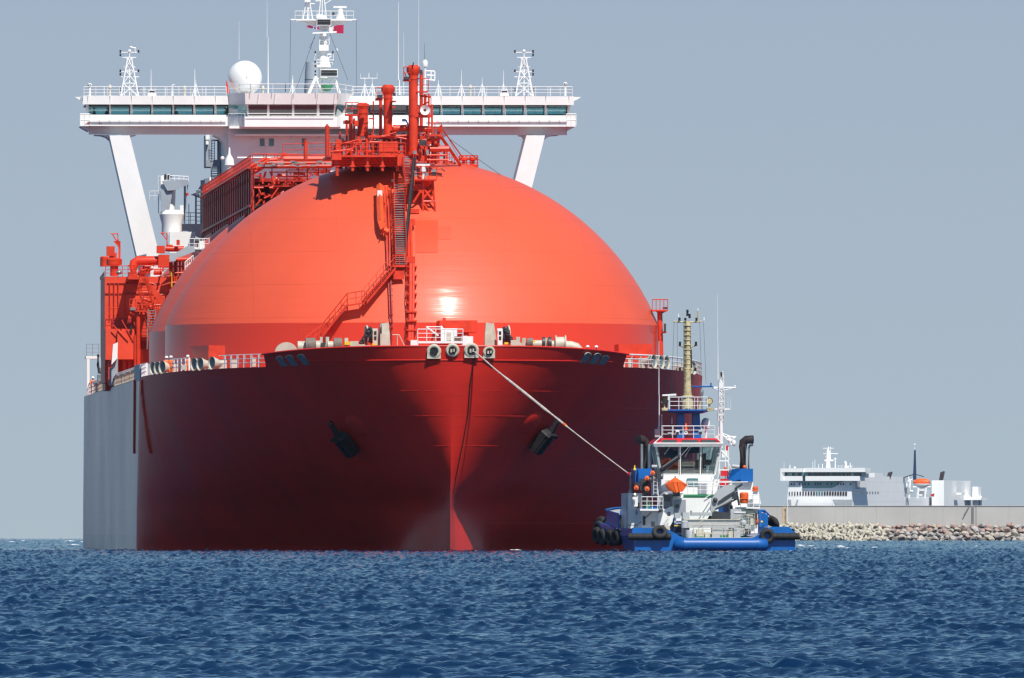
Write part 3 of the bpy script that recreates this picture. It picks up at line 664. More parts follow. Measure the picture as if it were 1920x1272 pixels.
for px, y0, y1, r_ in ((657.5, 214, 300, .19), (650, 225, 300, .1), (664, 222, 290, .1), (713.5, 186, 262, .14), (790, 134, 245, .15), (783, 200, 290, .13), (797, 176, 205, .12), (804, 176, 240, .08), (672, 256, 295, .15), (688, 256, 295, .15), (720, 258, 292, .14), (735, 258, 292, .14), (768, 240, 292, .2), (768.5, 205, 300, .12), (640, 268, 300, .12), (631, 275, 300, .10), (622, 268, 300, .08), (748, 255, 292, .1), (757, 250, 292, .12), (700, 190, 292, .06), (702, 262, 292, .06), (810, 196, 306, .09), (822, 238, 306, .11), (803, 240, 306, .1), (812, 255, 306, .13), (817, 270, 308, .1), (833, 282, 308, .1), (827, 235, 250, .13), (838, 282, 308, .09), (782, 255, 300, .15), (795, 252, 300, .14)):
    tw.tube(c(px, y1, YM - 1 + (px % 7) * .3), c(px, y0, YM - 1 + (px % 7) * .3), r_, n=8)
for u0, v0, u1, v1, r_ in ((738, 241, 772, 239, .28), (772, 241, 808, 242, .26), (806, 279, 842, 279, .27), (715, 256, 770, 254, .1), (672, 262, 690, 288, .08), (690, 262, 672, 288, .08), (738, 256, 768, 262, .07), (700, 256, 680, 288, .08), (768, 265, 800, 262, .1), (768, 250, 800, 285, .07), (800, 250, 770, 285, .07), (640, 270, 672, 262, .06), (645, 292, 680, 262, .08), (763, 148, 757, 133, .04), (780, 205, 805, 190, .07), (800, 300, 840, 300, .09), (800, 291, 838, 291, .08), (788, 180, 808, 182, .08), (620, 285, 660, 280, .1)):
    tw.tube(c(u0, v0, YM - 1.5), c(u1, v1, YM - 1.5), r_, n=8)
for x0, x1, y0, y1, dy in ((757, 770, 148, 152, 0), (781, 803, 171, 173, 0), (773, 808, 215, 220, 0), (648, 672, 214, 217, 0), (645, 662, 226, 232, 0), (664, 672, 226, 236, 0), (705, 718, 184, 188, 0), (733, 743, 189, 191, 0), (670, 692, 195, 199, .3), (693, 702, 221, 223, .2), (803, 828, 252, 256, 0), (806, 826, 258, 262, .3), (690, 770, 254, 258, 1), (630, 640, 262, 300, 1), (735, 742, 200, 202, 0), (760, 770, 262, 292, 1.2), (785, 802, 292, 302, 1)):
    cb(tw, x0, x1, y0, y1, YM - 2.4 + dy, YM - .6 + dy)
for k in range(70):
    px = rr_.choice((rr_.uniform(626, 700), rr_.uniform(700, 800), rr_.uniform(760, 845))); v = rr_.uniform(246, 290) if px < 800 else rr_.uniform(266, 304); r_ = rr_.uniform(.05, .11); dy = rr_.uniform(-2.5, 4)
    if rr_.random() < .55: tw.tube(c(px, min(v + rr_.uniform(12, 40), 296 if px < 750 else 306), YM + dy), c(px, v, YM + dy), r_, n=6)
    else: tw.tube(c(px, v, YM + dy), c(px + rr_.uniform(8, 30), v + rr_.choice((0, 0, -6, 9)), YM + dy), r_, n=6)
for k in range(22):
    px = rr_.uniform(630, 835); v = rr_.uniform(262, 288); tw.box(c(px, v, YM + rr_.uniform(-2, 3)), (rr_.uniform(.2, .7), .3, rr_.uniform(.2, .6)))
part('pipe_tower', 'gear_red', tw)
part('crown_house', 'gear_red', (lambda m: cb(m, 711, 746, 265.5, 292, YM - 3.4, YM + .5))(MB()), top_pl)
for x0_, x1_, v_, y_, h_, n_ in ((757, 770, 148, -2.4, 1.05, 2), (782, 803, 171, -2, 1.1, 2), (790, 808, 215, -2, 1.6, 2), (648, 672, 214, -2, 1.0, 2), (705, 718, 184, -2, .9, 2), (803, 828, 252, -2, 1.0, 2)):
    part('railing', 'gear_red', MB().rail([c(x0_, v_, YM + y_), c(x1_, v_, YM + y_)], h_, n_, .55, .035))
lamps([(758, 768, 144, 149), (707, 717, 178, 184), (737, 742, 174, 180), (787, 792, 131, 140), (774, 776, 117, 122), (786, 798, 262, 273)], YM - 2.8, 'dark_steel', v5)
lamps([(773, 781, 283, 289), (799, 804, 281, 290), (652, 662, 211, 214)], YM - 3, 'steel', v5)
part('foghorn', 'white', MB().lathe(c(797, 206.5, YM - 2.9), [(.12, .5), (.18, .25), (.42, .05), (.44, 0), (.36, .06), (.15, .2)], 20, (0, 1, 0)), v5)
paint('valve_blue', (0.03, 0.07, 0.16), 0.4)
part('valve', 'valve_blue', (lambda m: (cb(m, 754, 761, 223, 228, YM - 2.4, YM - 2), m.tube(c(761, 225, YM - 2), c(766, 236, YM - 2), .08))[0])(MB()), v5)
part('elbow_pipe', 'gear_red', MB().path([c(738, 252, YM - 1.5), c(738, 245, YM - 1.5), c(740, 241, YM - 1.5), c(746, 240, YM - 1.5)], .27, 10).lathe(c(737, 241, YM - 1.6), [(.01, 0), (.33, 0), (.33, .3), (.01, .3)], 14, (1, 0, 0)))
stay = MB()
for u0, v0, u1, v1, r_ in ((826, 255, 863, 309, .15), (829, 242, 867, 295, .06), (842, 262, 862, 300, .02)): stay.tube(c(u0, v0, YM), c(u1, v1, YM + 4), r_, n=6)
part('stay', 'gear_red', stay)
part('stay', 'dark_steel', MB().tube(c(845, 262, YM + 2), c(955, 340, YM + 6), .022, n=4))
mb = MB(); o = c(879, 312, YM + 7); mb.lathe(o, [(.01, -.2), (.85, -.2), (.85, .15), (.01, .15)], 20)
for dx in (-.45, .35): mb.lathe(o + Vector((dx, 0, .1)), [(.14, 0), (.14, .35), (.38, .45), (.40, .6), (.3, .72), (.01, .72)], 14)
mb.rail([o + Vector((-.8, 0, 0)), o + Vector((.8, 0, 0))], .95, 3, .3, .03); mb.rail([o + Vector((-.8, 1.2, 0)), o + Vector((.8, 1.2, 0))], .95, 3, .3, .03)
part('hatch_platform', 'gear_red', mb)
mb = MB(); mb.rail([c(833, 310, YM + 4), c(852, 310, YM + 5)], 1.0, 3, .35, .03); mb.stairs(c(768, 345, 50), c(764, 322, 52.5), SX, .8, n=6); mb.stairs(c(766, 322, 52.5), c(765, 293, 56.5), SX, .9, n=8); part('staircase', 'gear_red', mb)
part('stair_tread', 'steel', (lambda m: [cb(m, 758, 769, v, v + 1.6, 50.5 + (345 - v) * .1, 50.7 + (345 - v) * .1) for v in range(297, 345, 5)][0])(MB()))
# port side lamp post beside the tank
mb = MB(); yy = 62; mb.tube(c(1239, 668, yy), c(1237, 583, yy), .24, n=10); cb(mb, 1223, 1252, 581, 584, yy - .8, yy + .8); mb.prism([c(1228, 584, yy), c(1250, 584, yy), c(1240, 589, yy)], (0, .4, 0)); cb(mb, 1240, 1250, 622, 625, yy - .4, yy + .4); mb.rail([c(1223, 581, yy - .8), c(1252, 581, yy - .8)], .9, 1, .35, .035)
pp = part('lamp_post', 'gear_red', mb); lamps([(1243, 1251, 576, 580), (1245, 1249, 607, 622)], yy - .8, 'dark_steel', pp)
# ---------------------------------------------------------------- pipe rack over the tanks (its starboard side seen at a slant)
Y0, Y1, XL = 97.0, 226.0, -12.9
zt = c(473, 312, Y0).z
rk = MB().bx(XL, XL + .3, Y0 + 4, Y1, 20, zt).bx(XL, 9, Y0 + 8, Y1, zt - 1.2, zt - .9).bx(XL + 2, 9, Y0 + 12, Y0 + 12.3, 20, zt - .9)
for k in range(22): y = Y0 + 6 + k * 5.6; rk.bx(XL - .12, XL, y, y + .35, 20, zt - .2)
for z in (zt - 3.6, zt - 6.2): rk.bx(XL - .2, XL, Y0 + 4, Y1, z, z + .22)
rack = part('pipe_rack', 'rack_red', rk)
rk = MB()
for k in range(46):
    y = Y0 + 5 + k * 2.6; z = zt - rr_.uniform(4, 9); rk.tube((XL - .3, y, z), (XL - .3, y + rr_.uniform(.5, 2), z - rr_.uniform(.6, 2.2)), rr_.uniform(.06, .16), n=5)
part('side_pipes', 'gear_red', rk, rack)
part('railing', 'gear_red', MB().rail([(XL, Y0 + 4, zt), (XL, Y1, zt)], 1.1, 3, 2.4, .04).rail([(XL, Y0, zt), (XL + 4, Y0, zt)], 1.1, 3, 1.0, .04), rack)
part('walkway_edge', 'gear_red', MB().bx(XL - .35, XL + 1.2, Y0 + 4, Y1, zt - .12, zt), rack)
fr = MB()
for px, v0, v1 in ((475, 312, 395), (510, 312, 348), (538, 318, 346), (560, 312, 340), (576, 318, 338), (597, 312, 330), (612, 300, 326), (486, 345, 380)): cb(fr, px - 1, px + 1, v0, v1, Y0 + .2, Y0 + .6)
for v0, v1, a, b in ((312, 316, 473, 622), (330, 333, 535, 575), (347, 350, 472, 560), (318, 320, 540, 620), (322, 324, 505, 620)): cb(fr, a, b, v0, v1, Y0, Y0 + .4)
for u0, v0, u1, v1, r_ in ((488, 325, 493, 345, .1), (498, 322, 493, 340, .1), (508, 322, 514, 346, .12), (480, 316, 505, 300, .2), (505, 300, 520, 299, .2), (470, 312, 500, 297, .16), (532, 298, 624, 298, .3), (500, 306, 624, 305, .22), (520, 312, 624, 311, .18), (523, 300, 534, 287, .12), (534, 287, 540, 299, .12), (476, 352, 494, 352, .08), (484, 352, 490, 366, .07), (505, 352, 512, 352, .1), (522, 352, 508, 372, .07), (495, 372, 508, 366, .07), (480, 385, 488, 376, .07), (550, 325, 573, 327, .12), (548, 335, 560, 332, .1), (520, 328, 535, 330, .15)):
    fr.tube(c(u0, v0, Y0 - .5), c(u1, v1, Y0 - .5), r_, n=8)
for k in range(70):
    px = rr_.uniform(478, 618); v = rr_.uniform(318, 318 + max(5, (625 - px) * .45)); fr.tube(c(px, v, Y0 + rr_.uniform(1, 6)), c(px + rr_.uniform(-10, 10), v + rr_.uniform(-5, 8), Y0 + rr_.uniform(1, 6)), rr_.uniform(.05, .13), n=5)
part('rack_frame', 'gear_red', fr, rack)
for k in range(26):
    px = rr_.uniform(480, 620); v = rr_.uniform(303, 312); fr = MB().box(c(px, v, Y0 - 1.2), (rr_.uniform(.2, .6), .2, rr_.uniform(.08, .2))); part('pipe_flange', 'steel', fr, rack)
part('railing', 'gear_red', MB().rail([c(500, 312, Y0 - .6), c(622, 312, Y0 - .6)], 1.05, 3, 1.0, .035).rail([c(530, 293, Y0 + 30), c(620, 290, Y0 + 30)], 1.1, 2, 2.0, .03).tube(c(508, 297, Y0 + 70), c(625, 295, Y0 + 70), .12), rack)
# ---------------------------------------------------------------- the wheelhouse spanning the whole beam
YB = 230.0
bh = MB()
def xsec(px0, px1, prof):
    """band between two columns; prof = outline of the section as (y, row)"""
    a = [Vector((c(px0, py, y).x, y, c(600, py, y).z)) for y, py in prof]; b = [Vector((c(px1, py, y).x, y, c(600, py, y).z)) for y, py in prof]
    n = len(prof); bh.add(a + b, [tuple(range(n - 1, -1, -1)), tuple(range(n, 2 * n))] + [(k, (k + 1) % n, n + (k + 1) % n, n + k) for k in range(n)])
W = 8.0
xsec(155, 1076, [(YB - .8, 180), (YB - .77, 196.5), (YB + W, 196.5), (YB + W, 180)])               # roof and eaves
xsec(150, 1080, [(YB - .9, 219), (YB - .9, 237), (YB + W, 237), (YB + W, 219), (YB + W - .3, 219), (YB + W - .3, 235.5), (YB - .6, 235.5), (YB - .6, 219)])                     # parapet band
xsec(166, 1063, [(YB + .5, 237), (YB + .6, 253), (YB + 6.5, 253), (YB + 6.5, 237)])                 # wing girder
cb(bh, 150, 1080, 216.5, 219, YB - .2, YB + .4); cb(bh, 150, 1080, 216.5, 219, YB + W - .5, YB + W)
wh = part('wheelhouse', 'white', bh)
for px in [163.5, 205, 245.5, 284.5, 324, 363.5, 403, 826.5, 866, 905.5, 944.5, 984, 1022.5, 1066]:
    for y, s_ in ((YB, 1), (YB + W - .4, 0)):
        A, B = c(px, 196, y - .35 * s_), c(px, 217, y + .35 * s_); posts = MB().prism([A + Vector((-.13, 0, 0)), B + Vector((-.13, 0, 0)), B + Vector((.13, 0, 0)), A + Vector((.13, 0, 0))], (0, .3, 0)); part('window_post', 'white', posts, wh)
    A = c(px, 180.5, YB - .82); B = c(px - 1, 196, YB - .66); part('eave_rib', 'white', MB().prism([A, B, B + Vector((.12, -.1, 0)), A + Vector((.12, -.1, 0))], (-.03, 0, 0)), wh)
LW = [(166, 203.5), (207.5, 243), (248, 282.5), (286.5, 322), (326, 361), (366, 400.5), (405.5, 427), (808, 825), (829.7, 863.5), (869, 902.7), (908, 941.5), (948, 981), (987.5, 1020), (1025.7, 1063)]
for a, b in LW:
    for y, s_ in ((YB + .05, 1), (YB + W - .2, 0)):
        P = [c(a, 198.5, y - .33 * s_), c(b, 198.5, y - .33 * s_), c(b - .5, 215.5, y + .3 * s_), c(a + .5, 215.5, y + .3 * s_)]
        part('window', 'tint_glass', MB().prism(P, (0, .04, 0)), wh, smooth=False)
for a, b in LW:
    y = YB - .02; fr = MB()
    for (u0, v0), (u1, v1) in (((a, 198.5), (b, 198.5)), ((b, 198.5), (b - .5, 215.5)), ((b - .5, 215.5), (a + .5, 215.5))): fr.tube(c(u0, v0, y - .33 if v0 < 200 else y + .3), c(u1, v1, y - .33 if v1 < 200 else y + .3), .055, n=4)
    part('window_seal', 'black', fr, wh)
part('inner_ceiling', 'grey_blue', (lambda m: (cb(m, 160, 1070, 197, 198, YB, YB + W - .5), cb(m, 640, 806, 197, 217, YB + 1.2, YB + W - .6), cb(m, 425, 640, 196, 217, YB + 1.0, YB + W - .6))[0])(MB()), wh)
for a, b in [(645, 690), (694, 732), (736, 761), (765, 803)]: part('window', 'dark_glass', MB().prism([c(a, 198, YB - .05), c(b, 198, YB - .05), c(b, 215, YB + .3), c(a, 215, YB + .3)], (0, .06, 0)), wh)
# centre bay pushed forward with slanted corners
bay = MB()
def loop(py, pts): return [Vector((c(px, py, y).x, y, c(600, py, y).z)) for px, y in pts]
YF = YB - 4.5
tiers = [(238, [(424, YB - .5), (458, YF), (632, YF), (660, YB - .5)]), (219, [(424, YB - .5), (458, YF), (632, YF), (660, YB - .5)]), (218.9, [(430, YB), (466, YF + .8), (626, YF + .8), (646, YB)]),
         (196, [(426, YB), (462, YF + .1), (630, YF + .1), (652, YB)]), (195.8, [(424, YB), (460, YF - .1), (632, YF - .1), (656, YB)]), (175, [(424, YB - .2), (459, YF - .32), (634, YF - .32), (662, YB - .2)])]
V = []
for py, pts in tiers: V += loop(py, pts)
bay.add(V, [(i * 4 + k, i * 4 + k + 1, i * 4 + k + 5, i * 4 + k + 4) for i in range(len(tiers) - 1) for k in range(3)] + [(20, 21, 22, 23), (3, 2, 1, 0)])
bayo = part('wheelhouse_bay', 'white', bay, ang=20)
for a, b in [(465.5, 501), (505, 547.6), (551.5, 594), (598.6, 626)]:
    part('window', 'dark_glass', MB().prism([c(a, 197.5, YF + .1), c(b, 197.5, YF + .1), c(b - .5, 217, YF + .75), c(a + .5, 217, YF + .75)], (0, -.04, 0)), bayo)
part('window', 'tint_glass', MB().prism([c(430, 198, YB - .4), c(459, 198, YF + .2), c(462, 217, YF + .8), c(433, 217, YB)], (-.03, -.06, 0)), bayo)
part('window', 'teal_glass', MB().prism([c(633, 198, YF + .2), c(649, 198, YB - .3), c(644, 216, YB), c(629, 217, YF + .9)], (.03, -.06, 0)), bayo)
ribs = MB()
for px in (483, 514, 547, 594, 626): A = c(px + 1.5, 176, YF - .34); B = c(px - 1, 195, YF - .12); ribs.prism([A, B, B + Vector((.1, -.1, 0)), A + Vector((.1, -.1, 0))], (-.05, 0, 0))
part('eave_ribs', 'white', ribs, bayo)
part('railing', 'clean_white', MB().rail([c(428, 236, YB - 1), c(459, 236, YF - .2)], 1.2, 2, .8, .035).tube(c(463, 213, YF - .4), c(628, 213, YF - .4), .04).rail([c(640, 236, YB - 1), c(660, 236, YB - 1)], 1.2, 2, .8, .035), bayo)
for x0, x1 in ((165, 424), (800, 1064)):
    hr = MB()
    for v in (225, 227.5): hr.tube(c(x0, v, YB - 1.1), c(x1, v, YB - 1.1), .04)
    for px in range(x0 + 3, x1, 19): hr.box(c(px, 226, YB - 1.0), (.06, .2, .3))
    part('hand_rail', 'clean_white', hr, wh)
for px, sg in ((150, 1), (1080, -1)):
    end = MB()
    end.rail([c(px, 236, YB - .9), c(px + sg * 18, 236, YB - .9)], 1.15, 2, .5, .05)
    end.rail([c(px, 236, YB + 4), c(px + sg * 18, 236, YB + 4)], 1.15, 2, .6, .04)
    end.prism([c(px + sg * 16, 180, YB), c(px + sg * 20, 180, YB), c(px + sg * 16, 216, YB), c(px + sg * 12, 216, YB)], (0, 2, 0)) if 0 else None
    end.prism([c(px - sg * 10, 182, YB), c(px + sg * 6, 182, YB), c(px + sg * 6, 190, YB), c(px - sg * 2, 187, YB)], (0, .2, 0))
    end.prism([c(px, 237, YB), c(px + sg * 16, 237, YB), c(px + sg * 16, 246, YB)], (0, 5, 0))
    A = c(px + sg * 6, 182, YB); B = c(px + sg * 18, 217, YB + .3); end.prism([A, A + Vector((sg * .35, 0, 0)), B + Vector((sg * .35, 0, 0)), B], (0, .4, 0))
    part('wing_end', 'white', end, wh)
part('life_ring_box', 'gear_red', (lambda m: cb(m, 1066, 1072, 221, 231, YB - .5, YB))(MB()), wh); part('wing_console', 'dark_steel', (lambda m: cb(m, 154, 163, 222, 228, YB - .5, YB))(MB()), wh)
part('hull_mark', 'gear_red', (lambda m: (cb(m, 185, 191, 231.5, 233, YB - .93, YB - .9), cb(m, 160, 168, 231.5, 233, YB - .93, YB - .9))[0])(MB()), wh)
part('railing', 'clean_white', MB().rail([c(157, 180, YB - .8), c(424, 180, YB - .8)], .9, 3, 1.15, .035).rail([c(157, 180, YB + 7), c(424, 180, YB + 7)], .9, 3, 2, .03).rail([c(660, 180, YB - .8), c(1073, 180, YB - .8)], .9, 3, 1.2, .035).rail([c(660, 180, YB + 7), c(1073, 180, YB + 7)], .9, 3, 2.2, .03)
     .rail([c(428, 175, YB - 1), c(470, 175, YF - .6), c(635, 175, YF - .6), c(662, 179, YB - .6)], .9, 2, 2.2, .035), wh)
# legs and the accommodation block
for x0, x1, x2, x3, yb in [(205, 243, 314, 270, 480), (1022, 987, 925, 960, 440)]:
    g = MB().prism([c(x0, 254, YB - .8), c(x1, 254, YB - .8), c(x2, yb + 60, YB - .8), c(x3, yb + 60, YB - .8)], (0, 5.0, 0))
    sg = 1 if x0 < 600 else -1
    arc = [c(x0 - sg * 28, 253, YB + .72), c(x0 - sg * 14, 254, YB + .72), c(x0 - sg * 5, 257, YB + .72), c(x0 + sg * 3, 264, YB + .72), c(x0 + sg * 14, 253, YB + .72)]
    g.prism(arc, (0, 4.9, 0)); arc = [c(x1 + sg * 13, 253, YB + .72), c(x1 + sg * 4, 255, YB + .72), c(x1 + sg * .6, 262, YB + .72), c(x1 - sg * 14, 253, YB + .72)]; g.prism(arc, (0, 4.9, 0))
    part('wing_leg', 'white', g)
ab = MB(); cb(ab, 428, 812, 240, 480, YB - .5, YB + 26)
ab.prism([c(400, 253, YB + .74), c(428, 253, YB + .74), c(428, 330, YB + .74), c(426, 290, YB + .74), c(421, 270, YB + .74), c(412, 259, YB + .74)], (0, 5, 0))
ab.prism([c(842, 253, YB + .74), c(812, 253, YB + .74), c(812, 330, YB + .74), c(816, 280, YB + .74), c(828, 259, YB + .74)], (0, 5, 0))
cb(ab, 440, 812, 252, 255, YB - 2.2, YB); cb(ab, 430, 812, 237, 241, YB - 3.5, YB)
for px in (475, 545, 600): ab.prism([c(px - 2, 254, YB - 2), c(px + 2, 254, YB - 2), c(px, 261, YB - .6)], (0, .5, 0))
acc = part('accommodation', 'white', ab)
for a, b in [(487, 496), (504, 513.5), (566, 575), (636, 645), (700, 709), (770, 779)]: part('window', 'teal_glass', (lambda m: cb(m, a, b, 260, 274, YB - .56, YB - .5))(MB()), acc)
part('railing', 'clean_white', MB().tube(c(445, 296, YB - 3), c(625, 296, YB - 3), .1).rail([c(470, 292, YB - 1.2), c(620, 292, YB - 1.2)], .9, 3, 1.5, .03), acc)
# grey stair tower on the starboard side of the block
g = MB(); cb(g, 386, 398, 253, 313, YB + 20, YB + 26); cb(g, 398, 428, 253, 262, YB + 20, YB + 26); cb(g, 411, 428, 262, 330, YB + 20, YB + 26); cb(g, 386, 428, 300, 313, YB + 19.5, YB + 20); cb(g, 426, 430, 253, 480, YB + 10, YB + 26)
g = part('stair_tower', 'grey_blue', g)
part('staircase', 'grey_blue', (lambda m: (m.stairs(c(404, 345, YB + 19), c(404, 312, YB + 21), SX, .9, n=9), [cb(m, 396.5, 412, v, v + 1.4, YB + 19, YB + 19.4) for v in (315, 320, 325, 330, 335)], cb(m, 396, 397, 312, 345, YB + 19, YB + 20), cb(m, 411, 413, 300, 345, YB + 19, YB + 20))[0])(MB()), g)
part('stair_screen', 'white', (lambda m: (cb(m, 385.5, 393, 253, 262, YB + 19, YB + 19.9), cb(m, 386, 391, 264, 271, YB + 19, YB + 19.9))[0])(MB()), g)
part('ladder', 'valve_blue', MB().ladder(c(399.5, 300, YB + 19.3), c(399.5, 262, YB + 19.3), SX, .28, .25, .04), g)
part('vent_cone', 'clean_white', MB().lathe(c(430, 310, YB - 4), [(.5, 0), (.42, .6), (.12, 1.1), (.08, 1.7), (.01, 1.75)], 12), acc)
part('vent_pipe', 'clean_white', MB().tube(c(431, 325, YB - 4), c(431, 309, YB - 4), .32, n=10).ball(c(417, 297, YB - 3), .2), acc)
# ---------------------------------------------------------------- on the wheelhouse roof
part('radome', 'clean_white', MB().lathe(c(459, 146, YB + 1), [(max(.01, 1.70 * math.sin(R(a))), 1.70 * math.cos(R(a))) for a in range(0, 146, 8)] + [(.9, -1.5), (.95, -2.0)], 32))
part('radome_hatch', 'grey_blue', MB().box(c(462, 145, YB - .72), (.05, .04, .25)))
for px, yy in ((168, 160), (1060, 158)):
    q = MB().tube(c(px, 180, YB), c(px, 163, YB), .12, n=8).ball(c(px, yy, YB), .22); q = part('searchlight', 'clean_white', q)
    part('searchlight_glass', 'black', MB().lathe(c(px, yy, YB - .2), [(.01, 0), (.13, 0), (.1, -.03)], 12, (0, 1, 0)), q)
for px, sg in ((242.5, 1), (982.5, -1)):
    mb = MB(); yy = YB + 2
    mb.lattice(c(px, 181, yy), c(px, 108, yy), 1.75, .35, 3, .07); mb.tube(c(px, 181, yy), c(px, 94, yy), .07); mb.ball(c(px, 96, yy), .17)
    for v, hw in ((98.5, 18), (108, 13), (126, 11), (135, 19), (144.5, 18)): mb.tube(c(px - hw, v, yy), c(px + hw, v, yy), .045)
    mb.tube(c(px - 8, 107, yy), c(px - 4, 113, yy), .04); mb.tube(c(px + 8, 107, yy), c(px + 4, 113, yy), .04)
    if sg > 0: mb.tube(c(244, 88, yy), c(255, 91, yy), .07).prism([c(243, 86, yy), c(247, 88, yy), c(244, 90, yy)], (0, .05, 0)); mb.tube(c(253, 91, yy), c(253, 98, yy), .05)
    mo = part('signal_mast', 'clean_white', mb)
    for d, v in ((-17 * sg, 96.5), (-17 * sg, 103), (-17 * sg, 133), (-17 * sg, 139.5), (-17 * sg, 168.5), (17 * sg, 96.5), (17 * sg, 133), (17 * sg, 168.5)):
        q = c(px + d, v, yy - .1); part('signal_lamp', 'black', MB().lathe(q - up * .13, [(.01, 0), (.09, 0), (.09, .10), (.06, .13), (.09, .16), (.09, .26), (.01, .26)], 10), mo)
for px, v in ((285, 172), (946, 172)):
    q = part('roof_camera', 'clean_white', (lambda m: (cb(m, px - 6, px + 6, v - 4, v + 1.5, YB, YB + .8), cb(m, px - 8, px + 8, v + 2.5, v + 8, YB, YB + 1), m.tube(c(px, v - 4, YB + .4), c(px - 3, v + 3, YB + .4), .06))[0])(MB())); part('lens', 'black', (lambda m: cb(m, px - 5, px + 5, v - 1.5, v + 1, YB - .04, YB))(MB()), q)
def whip(px, v0, v1, y, r=.05, mat='clean_white', tri=False):
    mb = MB().tube(c(px, v1, y), c(px, v0, y), r, r * .45, n=6)
    if tri: mb.tube(c(px - 7, v1, y), c(px, v1 - 24, y), .035); mb.tube(c(px + 7, v1, y), c(px, v1 - 24, y), .035); mb.tube(c(px - 4, v1 - 10, y), c(px + 4, v1 - 10, y), .03)
    part('aerial', mat, mb)
for a in [(448, 40, 112, YB + 2, .028), (500.5, 2, 70, YB + 2, .03), (502.5, 70, 175, YB + 2, .07), (283, 130, 178, YB + 2, .05), (365, 130, 182, YB + 2, .06), (324, 158, 180, YB + 2, .05), (747, 4, 150, YB + 2, .05), (749, 150, 178, YB + 2, .09), (757, 62, 178, YB + 2, .03), (785, 0, 180, YB + 2, .035), (549, 142, 175, YB + 2, .05), (535, 155, 172, YB + 2, .05, 'black'), (796, 80, 115, YB + 2, .02, 'black')]: whip(*a)
for px, v0 in ((367, 150), (684, 145), (698, 148), (865, 132), (904, 145), (944, 132), (822, 150), (548, 148)): whip(px, v0, 181, YB + 1, .05, 'clean_white', True)
for px in (684, 699): part('aerial_fork', 'clean_white', MB().tube(c(px - 8, 147, YB + 1), c(px + 8, 147, YB + 1), .035).tube(c(px - 8, 147, YB + 1), c(px - 8, 138, YB + 1), .02).tube(c(px + 8, 147, YB + 1), c(px + 8, 136, YB + 1), .02))
for px, v in ((206, 160), (346, 162), (882, 160), (493, 162)): part('vent_post', 'cream', MB().tube(c(px, 181, YB + 1), c(px, v + 5, YB + 1), .11, n=8).lathe(c(px, v + 4, YB + 1), [(.17, -.1), (.17, .1), (.08, .25), (.01, .3)], 10))
part('lamp_arm', 'clean_white', MB().path([c(322, 182, YB), c(322, 160, YB), c(328, 158.5, YB)], .05, 6))
part('satellite_dome', 'clean_white', MB().lathe(c(797, 125, YB + 1), [(.24, 0), (.28, .25), (.26, .5), (.14, .65), (.01, .7)], 16).tube(c(797, 178, YB + 1), c(797, 125, YB + 1), .1))
part('direction_loop', 'clean_white', (lambda m: [m.tube(c(a, b, YB + 1), c(d, e, YB + 1), .075) for a, b, d, e in ((797, 133, 815, 134), (815, 134, 815, 151), (815, 151, 797, 149), (808, 134, 808, 150), (800, 141, 815, 142), (797, 133, 797, 150))][0])(MB()))
part('flag_locker', 'gear_red', MB().prism([c(424, 181, YB), c(424, 150, YB), c(430, 166, YB), c(431, 181, YB)], (0, .4, 0)))
# main radar mast
YR = YB + 6; mm = MB(); T = lambda x, y, u, v, r_, dy=0: mm.tube(c(x, y, YR + dy), c(u, v, YR + dy), r_, n=8)
for dy in (-1, 1.4):
    T(578, 178, 593, 143, .17, dy); T(637, 178, 627, 147, .17, dy); T(606, 176, 594, 150, .1, dy); T(608, 170, 624, 148, .1, dy); T(592, 148, 630, 148, .1, dy); T(612, 178, 600, 150, .1, dy)
mm.lathe(c(606, 150, YR), [(.48, 0), (.46, 2.2), (.38, 4.2), (.34, 6.4)], 12)
cb(mm, 594, 620, 122, 126, YR - 1, YR + 1); cb(mm, 598, 616, 84, 95, YR - .8, YR + .8); T(618, 124, 612, 104, .1); T(590, 102, 625, 102, .06); T(590, 102, 600, 112, .06); T(625, 102, 613, 112, .06); T(590, 102, 590, 120, .03); T(625, 102, 625, 118, .03)
mm.lathe(c(608, 84, YR - .3), [(.3, 0), (.32, .3), (.28, 1.0), (.2, 1.2)], 14); mm.prism([c(596, 46, YR - .8), c(620, 46, YR - .8), c(612, 60, YR - .8), c(604, 60, YR - .8)], (0, 1.6, 0)); T(606, 66, 606, 46, .25)
cb(mm, 555, 660, 36.5, 38.5, YR - 1.2, YR + 1.2); mm.prism([c(560, 38.5, YR - .6), c(597, 38.5, YR - .6), c(593, 51, YR - .6)], (0, 1.2, 0)); mm.prism([c(658, 38.5, YR - .6), c(620, 38.5, YR - .6), c(620, 51, YR - .6)], (0, 1.2, 0)); T(545, 37, 668, 37, .06)
T(568, 36, 574, 2, .07); T(586, 36, 580, 2, .07); T(577, 36, 577, 0, .08); cb(mm, 571, 582, -2, 4, YR - .4, YR + .4); T(578, 7, 590, 7, .05); T(572, 24, 583, 12, .04)
T(597, 36, 602, -8, .06); T(612, 36, 607, -8, .07); T(604, 36, 604, -10, .06); T(591, 2, 602, 2, .05); T(608, 8, 621, 0, .05); cb(mm, 593, 604, 27, 34, YR - .5, YR + .2)
mm.lathe(c(638, 37, YR), [(.5, 0), (.28, .7), (.25, 1.1), (.3, 1.15), (.2, 1.3)], 12); T(633, 36, 636, 22, .05); T(643, 36, 640, 22, .05)
mast = part('radar_mast', 'clean_white', mm)
part('railing', 'clean_white', MB().rail([c(553, 37, YR - 1.2), c(663, 37, YR - 1.2)], .85, 2, .75, .03).rail([c(553, 37, YR + 1.2), c(663, 37, YR + 1.2)], .85, 2, 1.2, .03).rail([c(599, 84, YR - .8), c(617, 84, YR - .8)], .9, 2, .4, .04).rail([c(594, 122, YR - 1), c(624, 122, YR - 1)], .5, 2, .5, .03), mast)
